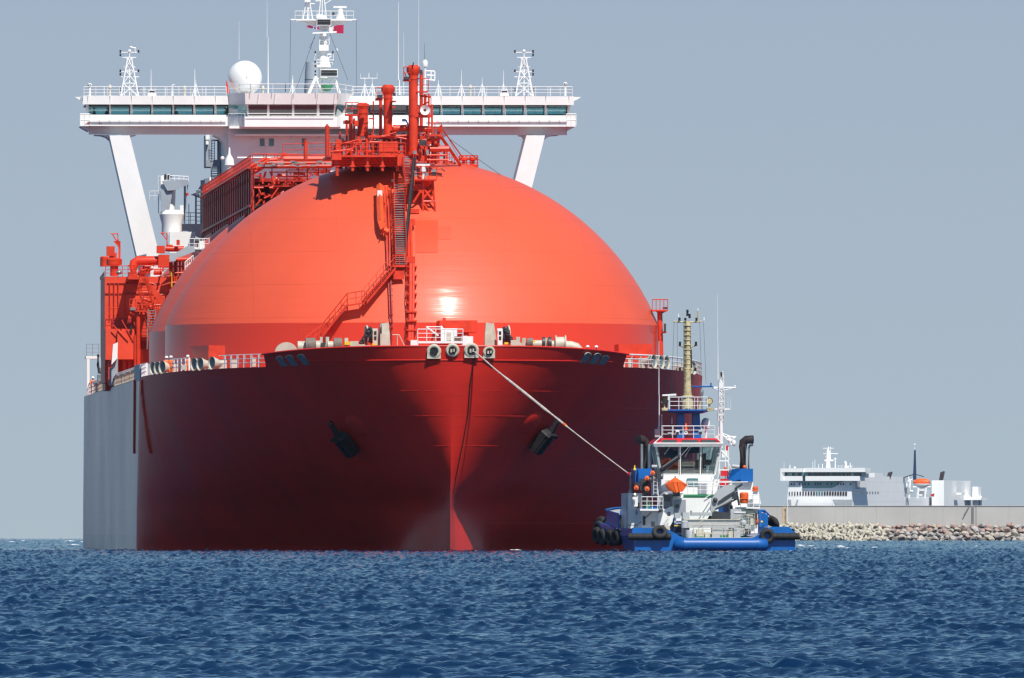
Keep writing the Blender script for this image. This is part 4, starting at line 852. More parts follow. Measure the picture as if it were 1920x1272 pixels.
part('radar_scanner', 'clean_white', MB().prism([c(586, 61, YR - 1.4), c(586, 63.5, YR - 1.4), c(631, 61.5, YR - 1.0), c(631, 58.5, YR - 1.0)], (0, .3, 0)).tube(c(608, 62, YR - 1.1), c(608, 68, YR - 1.1), .22), mast)
part('radar_scanner', 'clean_white', (lambda m: cb(m, 625, 650, 11.5, 15, YR - .2, YR + .2))(MB()), mast)
for x0, x1, y0, y1 in ((595, 620, 36, 46), (602, 632, 131, 142)):
    q = MB(); cb(q, x0 - 1, x1 + 1, y0 - 1.5, y1 + 2, YR - 1.6, YR - 1.2); q = part('sign_board', 'clean_white', q, mast)
    part('board_panel', 'black', (lambda m: (cb(m, x0, x1, y0 + .6, y0 + 4, YR - 1.66, YR - 1.6), cb(m, x0, x1, y0 + 5.2, y1, YR - 1.66, YR - 1.6))[0])(MB()), mast)
for px, v in ((591, 98), (624, 98), (591, 116), (624, 116), (591, 124), (591, 134), (591, 141)): part('mast_light', 'black', MB().tube(c(px, v - 2, YR - .2), c(px, v + 2, YR - .2), .08, n=8), mast)
part('searchlight', 'dark_steel', MB().ball(c(624, 26, YR - 1), .2), mast); paint('green', (0.03, 0.22, 0.10), 0.5)
part('winch_cover', 'green', MB().lathe(c(613, 171, YR - 1.5), [(.3, 0), (.62, .5), (.62, .62), (.01, .62)], 14), mast)
wires = MB()
for u0, v0, u1, v1 in ((592, 62, 556, 165), (618, 62, 652, 150), (590, 70, 580, 90), (545, 37, 543, 175), (668, 37, 668, 175)): wires.tube(c(u0, v0, YR), c(u1, v1, YR), .018, n=4)
part('rigging', 'dark_steel', wires, mast)
part('wire_insulator', 'clean_white', MB().tube(c(583, 89, YR), c(585, 94, YR), .07), mast); part('wire_insulator', 'clean_white', MB().tube(c(631, 91, YR), c(633, 95, YR), .07), mast)
fu = MB().lathe(c(588, 180, YB + 30), [(.95, 0), (.95, .8), (.9, 1.6), (.88, 2.4), (.8, 3.2), (.78, 3.4), (.7, 3.4)], 20); fu.lathe(c(578, 180, YB + 31), [(.25, 0), (.25, 1.6), (.2, 1.6)], 10)
part('funnel', 'grey_blue', fu)
part('funnel_bands', 'dark_steel', MB().lathe(c(588, 180, YB + 30), [(.97, .75), (.97, .8)], 20).lathe(c(588, 180, YB + 30), [(.92, 1.6), (.92, 1.65)], 20))
# ---------------------------------------------------------------- starboard side: compressor house, cranes and pipes
YC = 137.0
ch = MB(); cb(ch, 196.5, 345, 519, 668, YC, YC + 14); cb(ch, 196.5, 226, 620, 718, YC - .5, YC + 12); ch.bx(c(199, 700, YC).x, c(300, 700, YC).x, YC + 3, YC + 12, 14.8, c(200, 668, YC).z)
house = part('compressor_house', 'house_red', ch)
part('house_block', 'house_red', (lambda m: (cb(m, 198, 253, 617, 675, YC - 2.5, YC), cb(m, 220, 252, 620, 674, YC - 2.9, YC - 2.5))[0])(MB()), house)
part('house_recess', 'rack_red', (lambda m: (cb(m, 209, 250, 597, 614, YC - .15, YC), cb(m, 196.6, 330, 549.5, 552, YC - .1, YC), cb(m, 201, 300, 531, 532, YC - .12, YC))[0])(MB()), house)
g = MB()
for px in (203, 217, 230, 240): cb(g, px, px + 6, 675, 722, YC - 2, YC - 1.4)
g.tube(c(259, 700, YC - 3), c(259, 590, YC - 3), .2, n=10); g.tube(c(253, 700, YC - 3), c(253, 628, YC - 3), .1); cb(g, 243, 276, 582, 585, YC - 3.5, YC - 1); g.prism([c(245, 585, YC - 3), c(262, 585, YC - 3), c(259, 592, YC - 3)], (0, .5, 0))
cb(g, 265, 284, 590, 640, YC - 1.6, YC - .4); cb(g, 262, 280, 655, 700, YC - 2, YC - .5); cb(g, 243, 256, 510, 520, YC - 4, YC - .1); cb(g, 240, 262, 518, 524, YC - 4.5, YC)
g.prism([c(262, 518, YC - 2.6), c(274, 524, YC - 2.6), c(318, 570, YC - 2.6), c(306, 578, YC - 2.6)], (0, .15, 0)); g.stairs(c(285, 600, YC - 3), c(262, 522, YC - 3), SX, .9, n=12); g.tube(c(240, 640, YC - 3), c(212, 610, YC - 3), .06); g.tube(c(250, 640, YC - 3), c(228, 600, YC - 3), .06)
g.rail([c(243, 582, YC - 3.5), c(276, 582, YC - 3.5)], 1.0, 2, .6, .035); g.rail([c(204, 600, YC - .8), c(252, 600, YC - .8)], 1.1, 2, .8, .03); g.rail([c(240, 518, YC - 4.5), c(262, 518, YC - 4.5)], 1.0, 3, .5, .03); g.rail([c(198, 519, YC), c(245, 519, YC)], 1.0, 3, .9, .03); g.rail([c(262, 519, YC), c(320, 519, YC)], 1.0, 3, .9, .03)
part('house_stairs', 'gear_red', g, house)
part('stair_tread', 'steel', (lambda m: ([cb(m, 279, 290, v, v + 1.4, YC - 3.6, YC - 3.4) for v in range(582, 652, 5)], m.tube(c(278, 580, YC - 3.5), c(276, 655, YC - 3.5), .06), m.tube(c(292, 580, YC - 3.5), c(289, 655, YC - 3.5), .06))[1])(MB()), house)
part('floodlight', 'steel', (lambda m: cb(m, 244, 254, 577, 582, YC - 3.8, YC - 3.4))(MB()), house); part('floodlight', 'black', (lambda m: cb(m, 244, 248, 611, 624, YC - 3.2, YC - 2.9))(MB()), house)
g = MB(); g.lathe(c(196, 500, YC + 6), [(.42, 0), (.42, .85), (.3, .95), (.01, .95)], 16); g.lathe(c(214, 518, YC + 2), [(.38, 0), (.38, .9), (.3, .95), (.72, 1.05), (.74, 1.55), (.5, 1.7), (.01, 1.7)], 18)
cb(g, 200, 215, 462, 480, YC + 2, YC + 3); cb(g, 205, 219, 474, 486, YC + 2.2, YC + 3.2); cb(g, 222, 226, 452, 490, YC + 3, YC + 3.3); g.path([c(221, 452, YC + 3), c(221, 438.5, YC + 3), c(207, 438.5, YC + 3)], .07, 6); g.tube(c(211, 440, YC + 3), c(221, 455, YC + 3), .06); g.prism([c(212, 452, YC + 3), c(224, 452, YC + 3), c(224, 466, YC + 3)], (0, .2, 0)); g.prism([c(187, 520, YC + 5), c(196, 508, YC + 1), c(196, 518, YC + 1), c(187, 526, YC + 5)], (0, .1, 0))
part('exhaust_vent', 'gear_red', g, house)
part('vent_lamp', 'steel', MB().ball(c(223, 511, YC), .3, sz=.7), house)
g = MB(); g.path([c(250, 520, YC + 3), c(250, 500, YC + 3), c(251.5, 493, YC + 3), c(257, 489, YC + 3), c(299, 489, YC + 3)], .42, 12); cb(g, 297, 318, 478, 502, YC + 2, YC + 3.5); cb(g, 294, 309, 461, 475, YC + 2.2, YC + 3.2)
g.path([c(310, 466, YC + 5), c(318, 467, YC + 5), c(345, 467, YC + 5)], .28, 10); g.path([c(313, 462, YC + 3), c(313, 437, YC + 3), c(301, 437, YC + 3)], .07, 6); g.tube(c(303, 438, YC + 3), c(313, 450, YC + 3), .06); cb(g, 313, 324, 459, 463, YC + 3, YC + 3.6); cb(g, 331, 337, 450, 460, YC + 4, YC + 4.4)
g.path([c(262, 519, YC + 4), c(272, 505, YC + 4), c(285, 500, YC + 4)], .35, 10); g.tube(c(288, 510, YC + 1), c(304, 510, YC + 1), .3, n=12); g.tube(c(276, 514, YC + 1), c(288, 497, YC + 1), .12); g.tube(c(330, 487, YC + 2), c(358, 487, YC + 2), .24, n=10)
for px in (322, 327, 331, 337, 343): g.tube(c(px, 560, YC - 1), c(px, 486 + (px % 5) * 2, YC - 1), .1)
for v in (500, 512, 530, 545): g.tube(c(318, v, YC - 1.2), c(345, v, YC - 1.2), .08)
r5 = random.Random(21)
for k in range(46):
    px = r5.uniform(258, 335); v = r5.uniform(492, 600); L_ = r5.uniform(6, 26)
    if r5.random() < .5: g.tube(c(px, v, YC - r5.uniform(.3, 2)), c(px, v + L_, YC - r5.uniform(.3, 2)), r5.uniform(.05, .13), n=6)
    else: g.tube(c(px, v, YC - 1.2), c(px + L_, v + r5.choice((0, 0, 6, -5)), YC - 1.2), r5.uniform(.04, .11), n=6)
for px in (206, 214, 222, 234): g.tube(c(px, 530, YC - .2), c(px, 600, YC - .2), .045, n=5)
part('exhaust_pipe', 'gear_red', g, house)
part('valve', 'yellow', MB().tube(c(321, 508, YC - 1.4), c(322, 538, YC - 1.4), .07), house); part('valve', 'clean_white', MB().ball(c(284, 502, YC + .6), .18), house)
# white crane by the wing leg
YK = 222; g = MB(); g.lathe(c(322, 440, YK), [(1.0, 0), (1.0, 1.0), (1.25, 2.0), (.95, 2.4)], 18); cb(g, 318, 366, 435, 475, YK - 2, YK - .8); g.lathe(c(316, 401, YK + .6), [(.7, -.3), (.7, 0), (.62, .3), (.72, 2.9)], 14)
g.prism([c(301, 330, YK), c(318, 326, YK), c(318, 345, YK), c(310, 357, YK), c(301, 352, YK)], (0, 1.5, 0)); cb(g, 337, 344, 385, 402, YK, YK + 1)
cr = part('deck_crane', 'white', g)
part('crane_jib', 'grey_blue', MB().prism([*[c(u, v, YK - 1.0) for u, v in ((304, 340), (346, 337), (353, 338), (354, 346), (344, 350), (330, 356), (314, 358))]], (0, .8, 0)), cr)
part('crane_column', 'grey_blue', MB().prism([*[c(u, v, YK - .7) for u, v in ((303, 356), (324, 356), (316, 402), (303, 400))]], (0, .5, 0)), cr)
part('crane_window', 'black', (lambda m: (cb(m, 308, 312.5, 327, 336, YK - .1, YK), cb(m, 314, 318, 328, 332, YK - .1, YK), cb(m, 319, 322, 328, 332, YK - .1, YK), cb(m, 314, 318, 333, 336, YK - .1, YK), cb(m, 319, 322, 333, 336, YK - .1, YK))[0])(MB()), cr)
part('railing', 'clean_white', MB().rail([c(318, 340, YK - .5), c(353, 342, YK - .5)], .55, 2, .5, .04).rail([c(296, 348, YK + .5), c(306, 348, YK + .5)], .9, 2, .4, .03).rail([c(280, 376, YK), c(300, 376, YK)], .9, 2, .5, .03).tube(c(297, 348, YK + .5), c(297, 400, YK + .5), .05), cr)
part('crane_hook', 'gear_red', MB().tube(c(351, 362, YK - .4), c(351, 367, YK - .4), .14, n=8), cr); part('crane_wire', 'grey_blue', MB().tube(c(352, 345, YK - .4), c(351, 362, YK - .4), .06).tube(c(350, 367, YK - .4), c(347, 420, YK - .4), .05), cr)
YG = 236; g = MB(); cb(g, 377, 384, 338, 450, YG + 4, YG + 6); cb(g, 345, 348.5, 345, 422, YG + 6, YG + 7); cb(g, 340, 386, 420, 432, YG + 3, YG + 6); g.prism([c(352, 432, YG + 3), c(380, 432, YG + 3), c(376, 446, YG + 3), c(362, 440, YG + 3)], (0, 2, 0)); g.prism([c(372, 355, YG + 3), c(384, 335, YG + 3), c(384, 352, YG + 3)], (0, 2, 0)); g.prism([c(358, 365, YG + 4), c(372, 360, YG + 4), c(376, 372, YG + 4)], (0, 1, 0)); cb(g, 366, 369, 365, 422, YG + 4, YG + 5); cb(g, 385.5, 389, 335, 470, YG + 1, YG + 2)
g.rail([c(338, 420, YG + 3), c(376, 420, YG + 3)], 1.1, 3, .5, .03); g.ladder(c(372, 420, YG + 3), c(372, 366, YG + 3), SX, .4, .4, .035); g.tube(c(354, 420, YG + 3), c(354, 382, YG + 3), .04)
part('gangway_frame', 'grey_blue', g)
part('lamp_bracket', 'clean_white', (lambda m: (cb(m, 368, 380, 357, 362, YG + 2, YG + 3), cb(m, 368, 372, 362, 366, YG + 2, YG + 3), cb(m, 384, 387, 338, 352, YG, YK + 1), m.ball(c(388, 356, YK), .15))[0])(MB()))
part('junction_box', 'rack_red', (lambda m: (cb(m, 381, 386, 390, 408, 222, 223), cb(m, 384, 390, 405, 430, 222, 223))[0])(MB()))
# provision crane between the tanks, jib lowered forward
YJ = 136; g = MB(); g.lathe(c(371, 500, YJ), [(.55, 0), (.55, 1.1), (.8, 1.3), (.8, 1.7), (.5, 1.8)], 16); cb(g, 356, 392, 466, 468, YJ - 1, YJ + 1); cb(g, 360, 386, 468, 474, YJ - .7, YJ + .7); cb(g, 372, 384, 452, 466, YJ, YJ + .8)
cr = part('deck_crane', 'clean_white', g)
part('crane_jib', 'grey_blue', MB().prism([c(318, 489, YJ - 1.5), c(317, 482, YJ - 1.5), c(352, 461, YJ - 1), c(364, 462, YJ - 1), c(366, 472, YJ - 1)], (0, .7, 0)), cr)
part('railing', 'clean_white', MB().rail([c(355, 467, YJ - 1), c(392, 467, YJ - 1)], .95, 2, .5, .035).rail([c(355, 467, YJ + 1), c(392, 467, YJ + 1)], .95, 2, .6, .03), cr); part('crane_winch', 'dark_steel', MB().tube(c(364, 452, YJ - .5), c(373, 452, YJ - .5), .2, n=12), cr)
part('railing', 'clean_white', MB().rail([c(347, 512, 112), c(362, 500, 114)], 1.0, 2, .5, .04))
part('tank_side_duct', 'grey_blue', MB().prism([c(298, 570, 150), c(318, 546, 150), c(325, 550, 150), c(308, 590, 150)], (0, 1, 0)))
# ---------------------------------------------------------------- the harbour tug
TF = Frame((1343 - CX) / F * 1258, 1258.0, -0.107, R(4.3)); t = TF.p
paint('tug_blue', (0.004, 0.12, 0.43), 0.35, 0.15, 0.8, streak=0.12, dirt=(0.02, 0.05, 0.12), coat=0.3)
paint('deck_blue', (0.004, 0.10, 0.37), 0.4, 0.15, 0.8)
paint('rubber', (0.022, 0.021, 0.022), 0.75, 0.35, 2.5)
paint('tug_white', (0.82, 0.82, 0.80), 0.4, 0.05, 0.8, streak=0.10, dirt=(0.5, 0.36, 0.25))
paint('tug_grey', (0.42, 0.44, 0.45), 0.5, 0.12, 1.2, streak=0.12)
paint('door_grey', (0.30, 0.31, 0.36), 0.5, 0.1, 1.0)
paint('mast_cream', (0.56, 0.46, 0.25), 0.55, 0.35, 3.0, streak=0.3)
paint('roof_red', (0.60, 0.012, 0.025), 0.4, 0.1, 1.0)
paint('orange', (0.85, 0.13, 0.02), 0.5, 0.15, 1.5)
paint('exhaust_dark', (0.035, 0.028, 0.028), 0.5, 0.3, 1.2)
paint('charcoal', (0.045, 0.047, 0.055), 0.45, 0.25, 1.2)
tug = thing('tugboat', 'blue and white harbour tug seen from its stern, towing the tanker', 'tugboat', (TF.X0, TF.Y0, TF.Z0), TF.yaw)
def tp(name, mat, mb, parent=None, **k): return mb.build(name, mat, parent or tug, **k)
def tb(mb, px0, px1, py0, py1, y0, y1):
    a = t(px0, py1, y0); b = t(px1, py0, y0); return mb.bx(a.x, b.x, y0, y1, a.z, b.z)
def tt(mb, u0, v0, u1, v1, y, r, n=6, y1=None): return mb.tube(t(u0, v0, y), t(u1, v1, y if y1 is None else y1), r, n=n)
# hull: lofted stations, stern (0) to bow (31)
ST = [(0, 6.45, 1.15, 1.9), (1.2, 6.5, 1.15, 1.95), (6, 6.6, 1.2, 1.95), (12, 6.6, 1.2, 1.95), (18, 6.5, 1.3, 1.95), (23.9, 6.0, 1.5, 2.1), (24, 6.0, 1.5, 3.4), (26.5, 5.0, 1.9, 3.6), (29, 2.8, 2.1, 3.75), (30, .2, 2.1, 3.8)]
hb = MB()
for sg in (-1, 1):
    vs = []
    for y, w_, dz, bz in ST:
        f = 0.93 if y < 20 else 0.93 - .25 * (y - 20) / 11
        vs += [(sg * w_ * f, y + (0 if y < 25 else -1.5 * (y - 25) / 6), -1.5), (sg * w_ * f, y + (0 if y < 25 else -1.2 * (y - 25) / 6), .1), (sg * w_ * .985, y, dz), (sg * w_, y, dz + .15), (sg * (w_ - .12), y, bz), (sg * (w_ - .3), y, bz), (sg * (w_ - .35), y, dz)]
    k = 7; fs = []
    for i in range(len(ST) - 1):
        for j in range(k - 1):
            q = (i * k + j, (i + 1) * k + j, (i + 1) * k + j + 1, i * k + j + 1); fs.append(q if sg > 0 else q[::-1])
    hb.add(vs, fs)
# stern: two raised quarters with a low middle
for pts in ([(1190, 1050), (1190, 1012), (1184, 1003), (1187, 990), (1247, 990), (1285, 1011), (1285, 1050)], [(1410, 1050), (1410, 1011), (1440, 992), (1447, 988), (1480, 988), (1491, 1000), (1491, 1050)]):
    hb.prism([t(u, v, 0) for u, v in pts], (0, .9, 0))
hb.prism([t(1285, 1050, .25), t(1285, 1014, .25), t(1410, 1014, .25), t(1410, 1050, .25)], (0, .6, 0))
thull = tp('hull', 'tug_blue', hb, ang=30)
dk = MB(); dk.add([(s_ * (w_ - .34), y, dz + .01) for s_ in (-1, 1) for y, w_, dz, bz in ST], [(i, i + 1, len(ST) + i + 1, len(ST) + i) for i in range(len(ST) - 1)]); tp('deck', 'door_grey', dk)
o = MB(); a, b = t(1283, 1021, -.35), t(1420, 1021, -.35); o.tube(a, b, .52, n=24)
o.lathe(a - Vector((.9, 0, 0)), [(.1, .0), (.44, .15), (.53, .9)], 24, (1, 0, 0)); o.lathe(b, [(.53, 0), (.44, .75), (.1, .9)], 24, (1, 0, 0))
for q in (a, b): o.lathe(q - Vector((.06, 0, 0)), [(.4, 0), (.56, 0), (.56, .12), (.4, .12)], 24, (1, 0, 0))
tp('stern_roller', 'deck_blue', o, ang=60)
tp('waterline_band', 'rubber', MB().tube(t(1290, 1033, -.15), t(1412, 1033, -.15), .16, n=10), thull)
def tyre(px, py, y, r=.52, ax=(0, 1, 0), sq=1.0, w=.2):
    o = tp('tyre_fender', 'rubber', MB().torus(t(px, py, y), r - w * .6, w, axis=ax, n=26, m=10, sq=sq), ang=60); return o
tyre(1237, 998, -.45, .57, (.1, 1, -.75)); tyre(1438.5, 1005.5, -.3, .56)
for px, py, y, ax in ((1124, 992, 25, (1, .5, 0)), (1121, 1004, 24.5, (1, .4, .1)), (1131, 1007, 23, (1, .35, .1)), (1146, 1008, 20, (1, .35, .15)), (1157, 1008, 17, (1, .4, .1)), (1128, 984, 26, (1, .6, 0))): tyre(px, py, y, .62, ax, 1.3, .24)
tyre(1446, 977, 27.5, .55, (.5, .3, 1), 1.2, .26); tyre(1452, 980, 27, .5, (1, .3, .6), 1.0, .22)
for u0, u1, v in ((1178, 1258, 1006.5), (1449, 1499, 1006)):
    o = MB().tube(t(u0, v, -.3), t(u1, v, -.3), .27, n=16)
    for px in np.linspace(u0 + 8, u1 - 6, 4): o.torus(t(px, v, -.3), .27, .03, axis=(1, 0, 0), n=16, m=6)
    tp('tube_fender', 'rubber', o)
o = MB().path([t(1119, 975, 26), t(1121, 985, 26), t(1122, 1000, 25.5), t(1125, 1012, 25)], .3, 10); tp('bow_fender', 'rubber', o)
# raised bow bulwark seen over the side
o = MB(); o.prism([t(1138, 957, 24), t(1158, 963, 19), t(1158, 992, 19), t(1136, 985, 24)], (.15, 0, 0)); o.path([t(1137, 956, 24), t(1150, 953.5, 27), t(1175, 952, 29)], .1, 6)
o.prism([t(1120, 979, 25), t(1138, 985, 22), t(1151, 990, 20), t(1151, 1004, 20), t(1122, 992, 25)], (.2, 0, 0))
tp('bow_bulwark', 'tug_blue', o, thull); tp('bulwark_inside', 'tug_white', MB().prism([t(1140, 958, 24.3), t(1175, 953, 28), t(1175, 992, 28), t(1140, 992, 24.3)], (.05, .1, 0)), thull)
o = MB(); tb(o, 1427, 1436, 962, 986, 25, 26); o.path([t(1421, 958, 26), t(1432, 958, 26.5), t(1441, 966, 27)], .12, 6); o.prism([t(1421, 960, 26.2), t(1440, 965, 26.2), t(1440, 988, 26.2), t(1421, 988, 26.2)], (0, .1, 0)); tp('bow_bulwark', 'tug_blue', o, thull)
o = MB(); o.path([t(1420, 966, 25.8), t(1435, 963, 26.2), t(1441, 969, 26.6)], .06, 5); tp('bulwark_cap', 'tug_white', o, thull)
tp('mooring_bitts', 'yellow', (lambda m: (tb(m, 1163, 1171, 973, 986, 22, 22.4), m.ball(t(1428, 979, 24), .12))[0])(MB())); tp('mooring_bitts', 'dark_steel', (lambda m: (tb(m, 1160, 1174, 966, 976, 22.6, 23), tb(m, 1421, 1427, 964, 990, 24, 24.6))[0])(MB()))
# deckhouse tiers
H0 = 9.0
h = MB()
tb(h, 1178, 1204, 925, 1000, 15, 22); tb(h, 1203, 1236, 958, 1000, 11, 20); h.prism([t(1234, 992, 10.5), t(1234, 963, 10.5), t(1258, 950, 10.5), t(1263, 950, 10.5), t(1263, 975, 10.5), t(1252, 995, 10.5)], (0, 9, 0))
tb(h, 1262, 1347, 934, 1000, 11, 22); tb(h, 1240, 1372, 899, 934, 12, 22); tb(h, 1244, 1338, 890, 900, 12.6, 21); tb(h, 1372, 1412, 904, 1000, 13, 22); tb(h, 1391, 1421, 955, 1000, 10.5, 20); tb(h, 1200, 1246, 954.5, 958, 9.5, 13); tb(h, 1385, 1425, 951, 954, 9.6, 13)
tb(h, 1247, 1283, 925, 927, 9.5, 13)
house = tp('deckhouse', 'tug_white', h)
tp('green_stripe', 'green', (lambda m: (tb(m, 1282, 1346, 927.5, 934, 11.9, 12), tb(m, 1209, 1219, 942, 953, 10.4, 10.8))[0])(MB()), house)
d_ = MB(); tb(d_, 1234, 1262, 922, 958, 11.6, 12.2); tp('door_recess', 'door_grey', d_, house); d_ = MB(); tb(d_, 1263, 1286, 937, 963, 10.85, 11); tp('door', 'door_grey', d_, house)
tp('porthole', 'clear_dark', MB().lathe(t(1269.5, 949.5, 10.83), [(.01, 0), (.16, 0), (.2, .05)], 16, (0, 1, 0)), house)
tp('window', 'dark_glass', (lambda m: tb(m, 1244, 1256, 931, 940, 11.5, 11.58))(MB()), house); tp('window', 'teal_glass', (lambda m: tb(m, 1288, 1309, 897, 911, 11.9, 11.98))(MB()), house); tp('window', 'dark_glass', (lambda m: tb(m, 1194, 1199, 943, 953, 14.9, 14.98))(MB()), house); tp('window', 'door_grey', (lambda m: tb(m, 1192, 1198, 955, 965, 14.9, 14.98))(MB()), house)
tp('locker', 'roof_red', (lambda m: tb(m, 1351, 1365, 898, 911, 11.4, 11.9))(MB()), house); tp('door', 'door_grey', (lambda m: (tb(m, 1309, 1326, 907, 926, 11.9, 11.95)))(MB()), house)
tp('hose_box', 'roof_red', (lambda m: tb(m, 1197, 1202, 973, 987, 14.8, 14.95))(MB()), house)
rl = MB()
for pts in ([(1203, 956, 9.6), (1243, 956, 9.6)], [(1203, 956, 9.6), (1203, 956, 13)], [(1289, 927, 11), (1372, 927, 11)], [(1248, 925, 9.6), (1258, 925, 9.6)], [(1389, 952, 9.7), (1424, 952, 9.7)]):
    rl.rail([t(*p) for p in pts], 1.05, 3, .5, .028)
rl.tube(t(1290, 906, 11), t(1402, 904, 11), .035); rl.ladder(t(1229, 928, 10), t(1229, 893, 10), SX, .3, .3, .025); rl.ladder(t(1236, 995, 10.2), t(1256, 968, 10.2), (0, 0, 1), .4, .3, .025)
for u0, v0, u1, v1 in ((1320, 965, 1343, 933), (1312, 968, 1332, 936), (1322, 934, 1335, 926), (1231, 895, 1237, 955), (1345, 905, 1352, 840)): tt(rl, u0, v0, u1, v1, 10.8, .035)
tp('railing', 'clean_white', rl, house)
# wheelhouse with see-through windows
YW0, YW1 = 13.0, 20.0
wb = MB()
def ring(v, x0, x1, y0, y1): return [t(x0, v, y0), t(x1, v, y0), Vector((t(x1, v, y0).x, y1, t(x0, v, y0).z)), Vector((t(x0, v, y0).x, y1, t(x0, v, y0).z))]
def frus(mb, r0, r1): mb.add(r0 + r1, [(0, 1, 5, 4), (1, 2, 6, 5), (2, 3, 7, 6), (3, 0, 4, 7), (3, 2, 1, 0), (4, 5, 6, 7)])
frus(wb, ring(893, 1240, 1340, YW0 + .5, YW1 - .3), ring(888.5, 1240, 1341, YW0 + .45, YW1 - .3)); frus(wb, ring(838, 1227, 1354, YW0 - .3, YW1 + .3), ring(832, 1224, 1356, YW0 - .45, YW1 + .4))
for (a, b) in ((1231, 1240.5), (1275, 1275.5), (1314.5, 1313), (1350, 1339)):
    for y, s_ in ((YW0, 1), (YW1 - .2, -1)):
        A = t(a, 836, y - .05 * s_); B = t(b, 891, y + .5 * s_); B.y = y + .5 * (1 if s_ > 0 else -.6); wdt = .12 if a not in (1275, 1314.5) else .13
        wb.prism([A + Vector((-wdt, 0, 0)), B + Vector((-wdt, 0, 0)), B + Vector((wdt, 0, 0)), A + Vector((wdt, 0, 0))], (0, .2, 0))
for a, b in ((1231, 1240.5), (1350, 1339)):
    for y in (15.4, 17.6): A = t(a, 836, YW0); B = t(b, 891, YW0); A.y = B.y = y; wb.tube(A, B, .1, n=4)
wheel = tp('wheelhouse', 'tug_white', wb)
for a0, a1, b0, b1 in ((1233, 1273, 1243, 1274), (1277.5, 1312.5, 1277.5, 1311), (1316.5, 1348, 1315, 1337)):
    P = [t(a0, 838, YW0), t(a1, 838, YW0), t(b1, 890, YW0 + .5), t(b0, 890, YW0 + .5)]
    tp('window', 'wheel_glass', MB().prism(P, (0, .03, 0)), wheel, smooth=False)
    P = [Vector((p.x, YW1 - (0 if k < 2 else .3), p.z)) for k, p in enumerate(P)]; tp('window', 'wheel_glass', MB().prism(P, (0, .03, 0)), wheel, smooth=False)
    sl_ = MB()
    for p, q in zip(P, P[1:] + P[:1]): p2, q2 = Vector((p.x, YW0 + (p.y < YW1 - .1) * .5 - .03, p.z)), Vector((q.x, YW0 + (q.y < YW1 - .1) * .5 - .03, q.z)); sl_.tube(p2, q2, .035, n=4)
    tp('window_seal', 'black', sl_, wheel)
for a, b in ((1231, 1240.5), (1350, 1339)):
    A = t(a, 838, YW0); B = t(b, 890, YW0); tp('window', 'wheel_glass', MB().prism([A, B, Vector((B.x, YW1 - .4, B.z)), Vector((A.x, YW1 - .4, A.z))], (.03, 0, 0)), wheel, smooth=False)
inn = MB(); tb(inn, 1284, 1300, 868, 889, 17, 18); tb(inn, 1250, 1262, 842, 862, 18, 18.6); tb(inn, 1322, 1334, 862, 872, 16, 17); tb(inn, 1304, 1313, 862, 889, 16.5, 17.2); tb(inn, 1282, 1312, 838, 850, 18, 18.5); tb(inn, 1262, 1271, 845, 889, 18.6, 19); tb(inn, 1318, 1324, 850, 889, 18, 19); tb(inn, 1244, 1270, 878, 889, 17, 18.5)
tp('wheelhouse_console', 'charcoal', inn, wheel)
inn = MB()
for x0, x1 in ((1280, 1303), (1320, 1333)):
    for v in (872, 879, 886): tb(inn, x0, x1, v, v + 1.6, 15.4, 15.5)
    tt(inn, x1, 868, x1, 889, 15.4, .03)
tp('inner_railing', 'clean_white', inn, wheel)
tp('screen_wipers', 'steel', (lambda m: (tt(m, 1296, 838, 1284, 857, 12.95, .025), tt(m, 1334, 838, 1325, 856, 12.95, .025), tt(m, 1256, 838, 1246, 852, 12.95, .025))[0])(MB()), wheel)
rf = MB(); frus(rf, ring(832, 1226, 1354, YW0 - .4, YW1 + .3), ring(822, 1241, 1342, YW0 + .1, YW1 - .2)); rf = tp('roof', 'roof_red', rf, wheel)
for a0, a1, b0, b1 in ((1238, 1269, 1243, 1269), (1278, 1311, 1278, 1308), (1317, 1345, 1314, 1340)): tp('skylight', 'charcoal', MB().prism([t(a0, 831, YW0 - .45), t(a1, 831, YW0 - .45), t(b1, 825, YW0 - .18), t(b0, 825, YW0 - .18)], (0, -.03, .01)), rf)
rl = MB(); tt(rl, 1226, 831.5, 1356, 831.5, YW0 - .6, .05); rl.rail([t(1241, 822, YW0 + .2), t(1340, 822, YW0 + .2)], 1.0, 3, .8, .03); rl.rail([t(1243, 822, YW1 - .5), t(1340, 822, YW1 - .5)], 1.0, 3, .9, .025); tt(rl, 1226, 832, 1241, 818, YW0 - .3, .05); tt(rl, 1354, 832, 1341, 818, YW0 - .3, .05)
tp('railing', 'clean_white', rl, wheel)
for a in ((1267, 1274, 807, 815, 'tug_white'), (1310, 1317, 807, 814, 'tug_grey'), (1252, 1260, 811, 816, 'tug_grey')):
    o = MB(); tb(o, a[0], a[1], a[2], a[3], YW0 + .1, YW0 + .4); o = tp('floodlight', a[4], o, wheel); q = MB(); tb(q, a[0] + 1, a[1] - 1, a[2] + 3, a[3] + .5, YW0 + .04, YW0 + .1); tp('lamp_glass', 'black', q, o)
tp('loud_hailer', 'clean_white', MB().torus(t(1286, 812, YW0 + .3), .11, .05, n=14), wheel); tp('buoy_marker', 'orange', MB().tube(t(1286, 806, YW0 + 1.5), t(1286, 794, YW0 + 1.5), .13, .06, n=10), wheel)
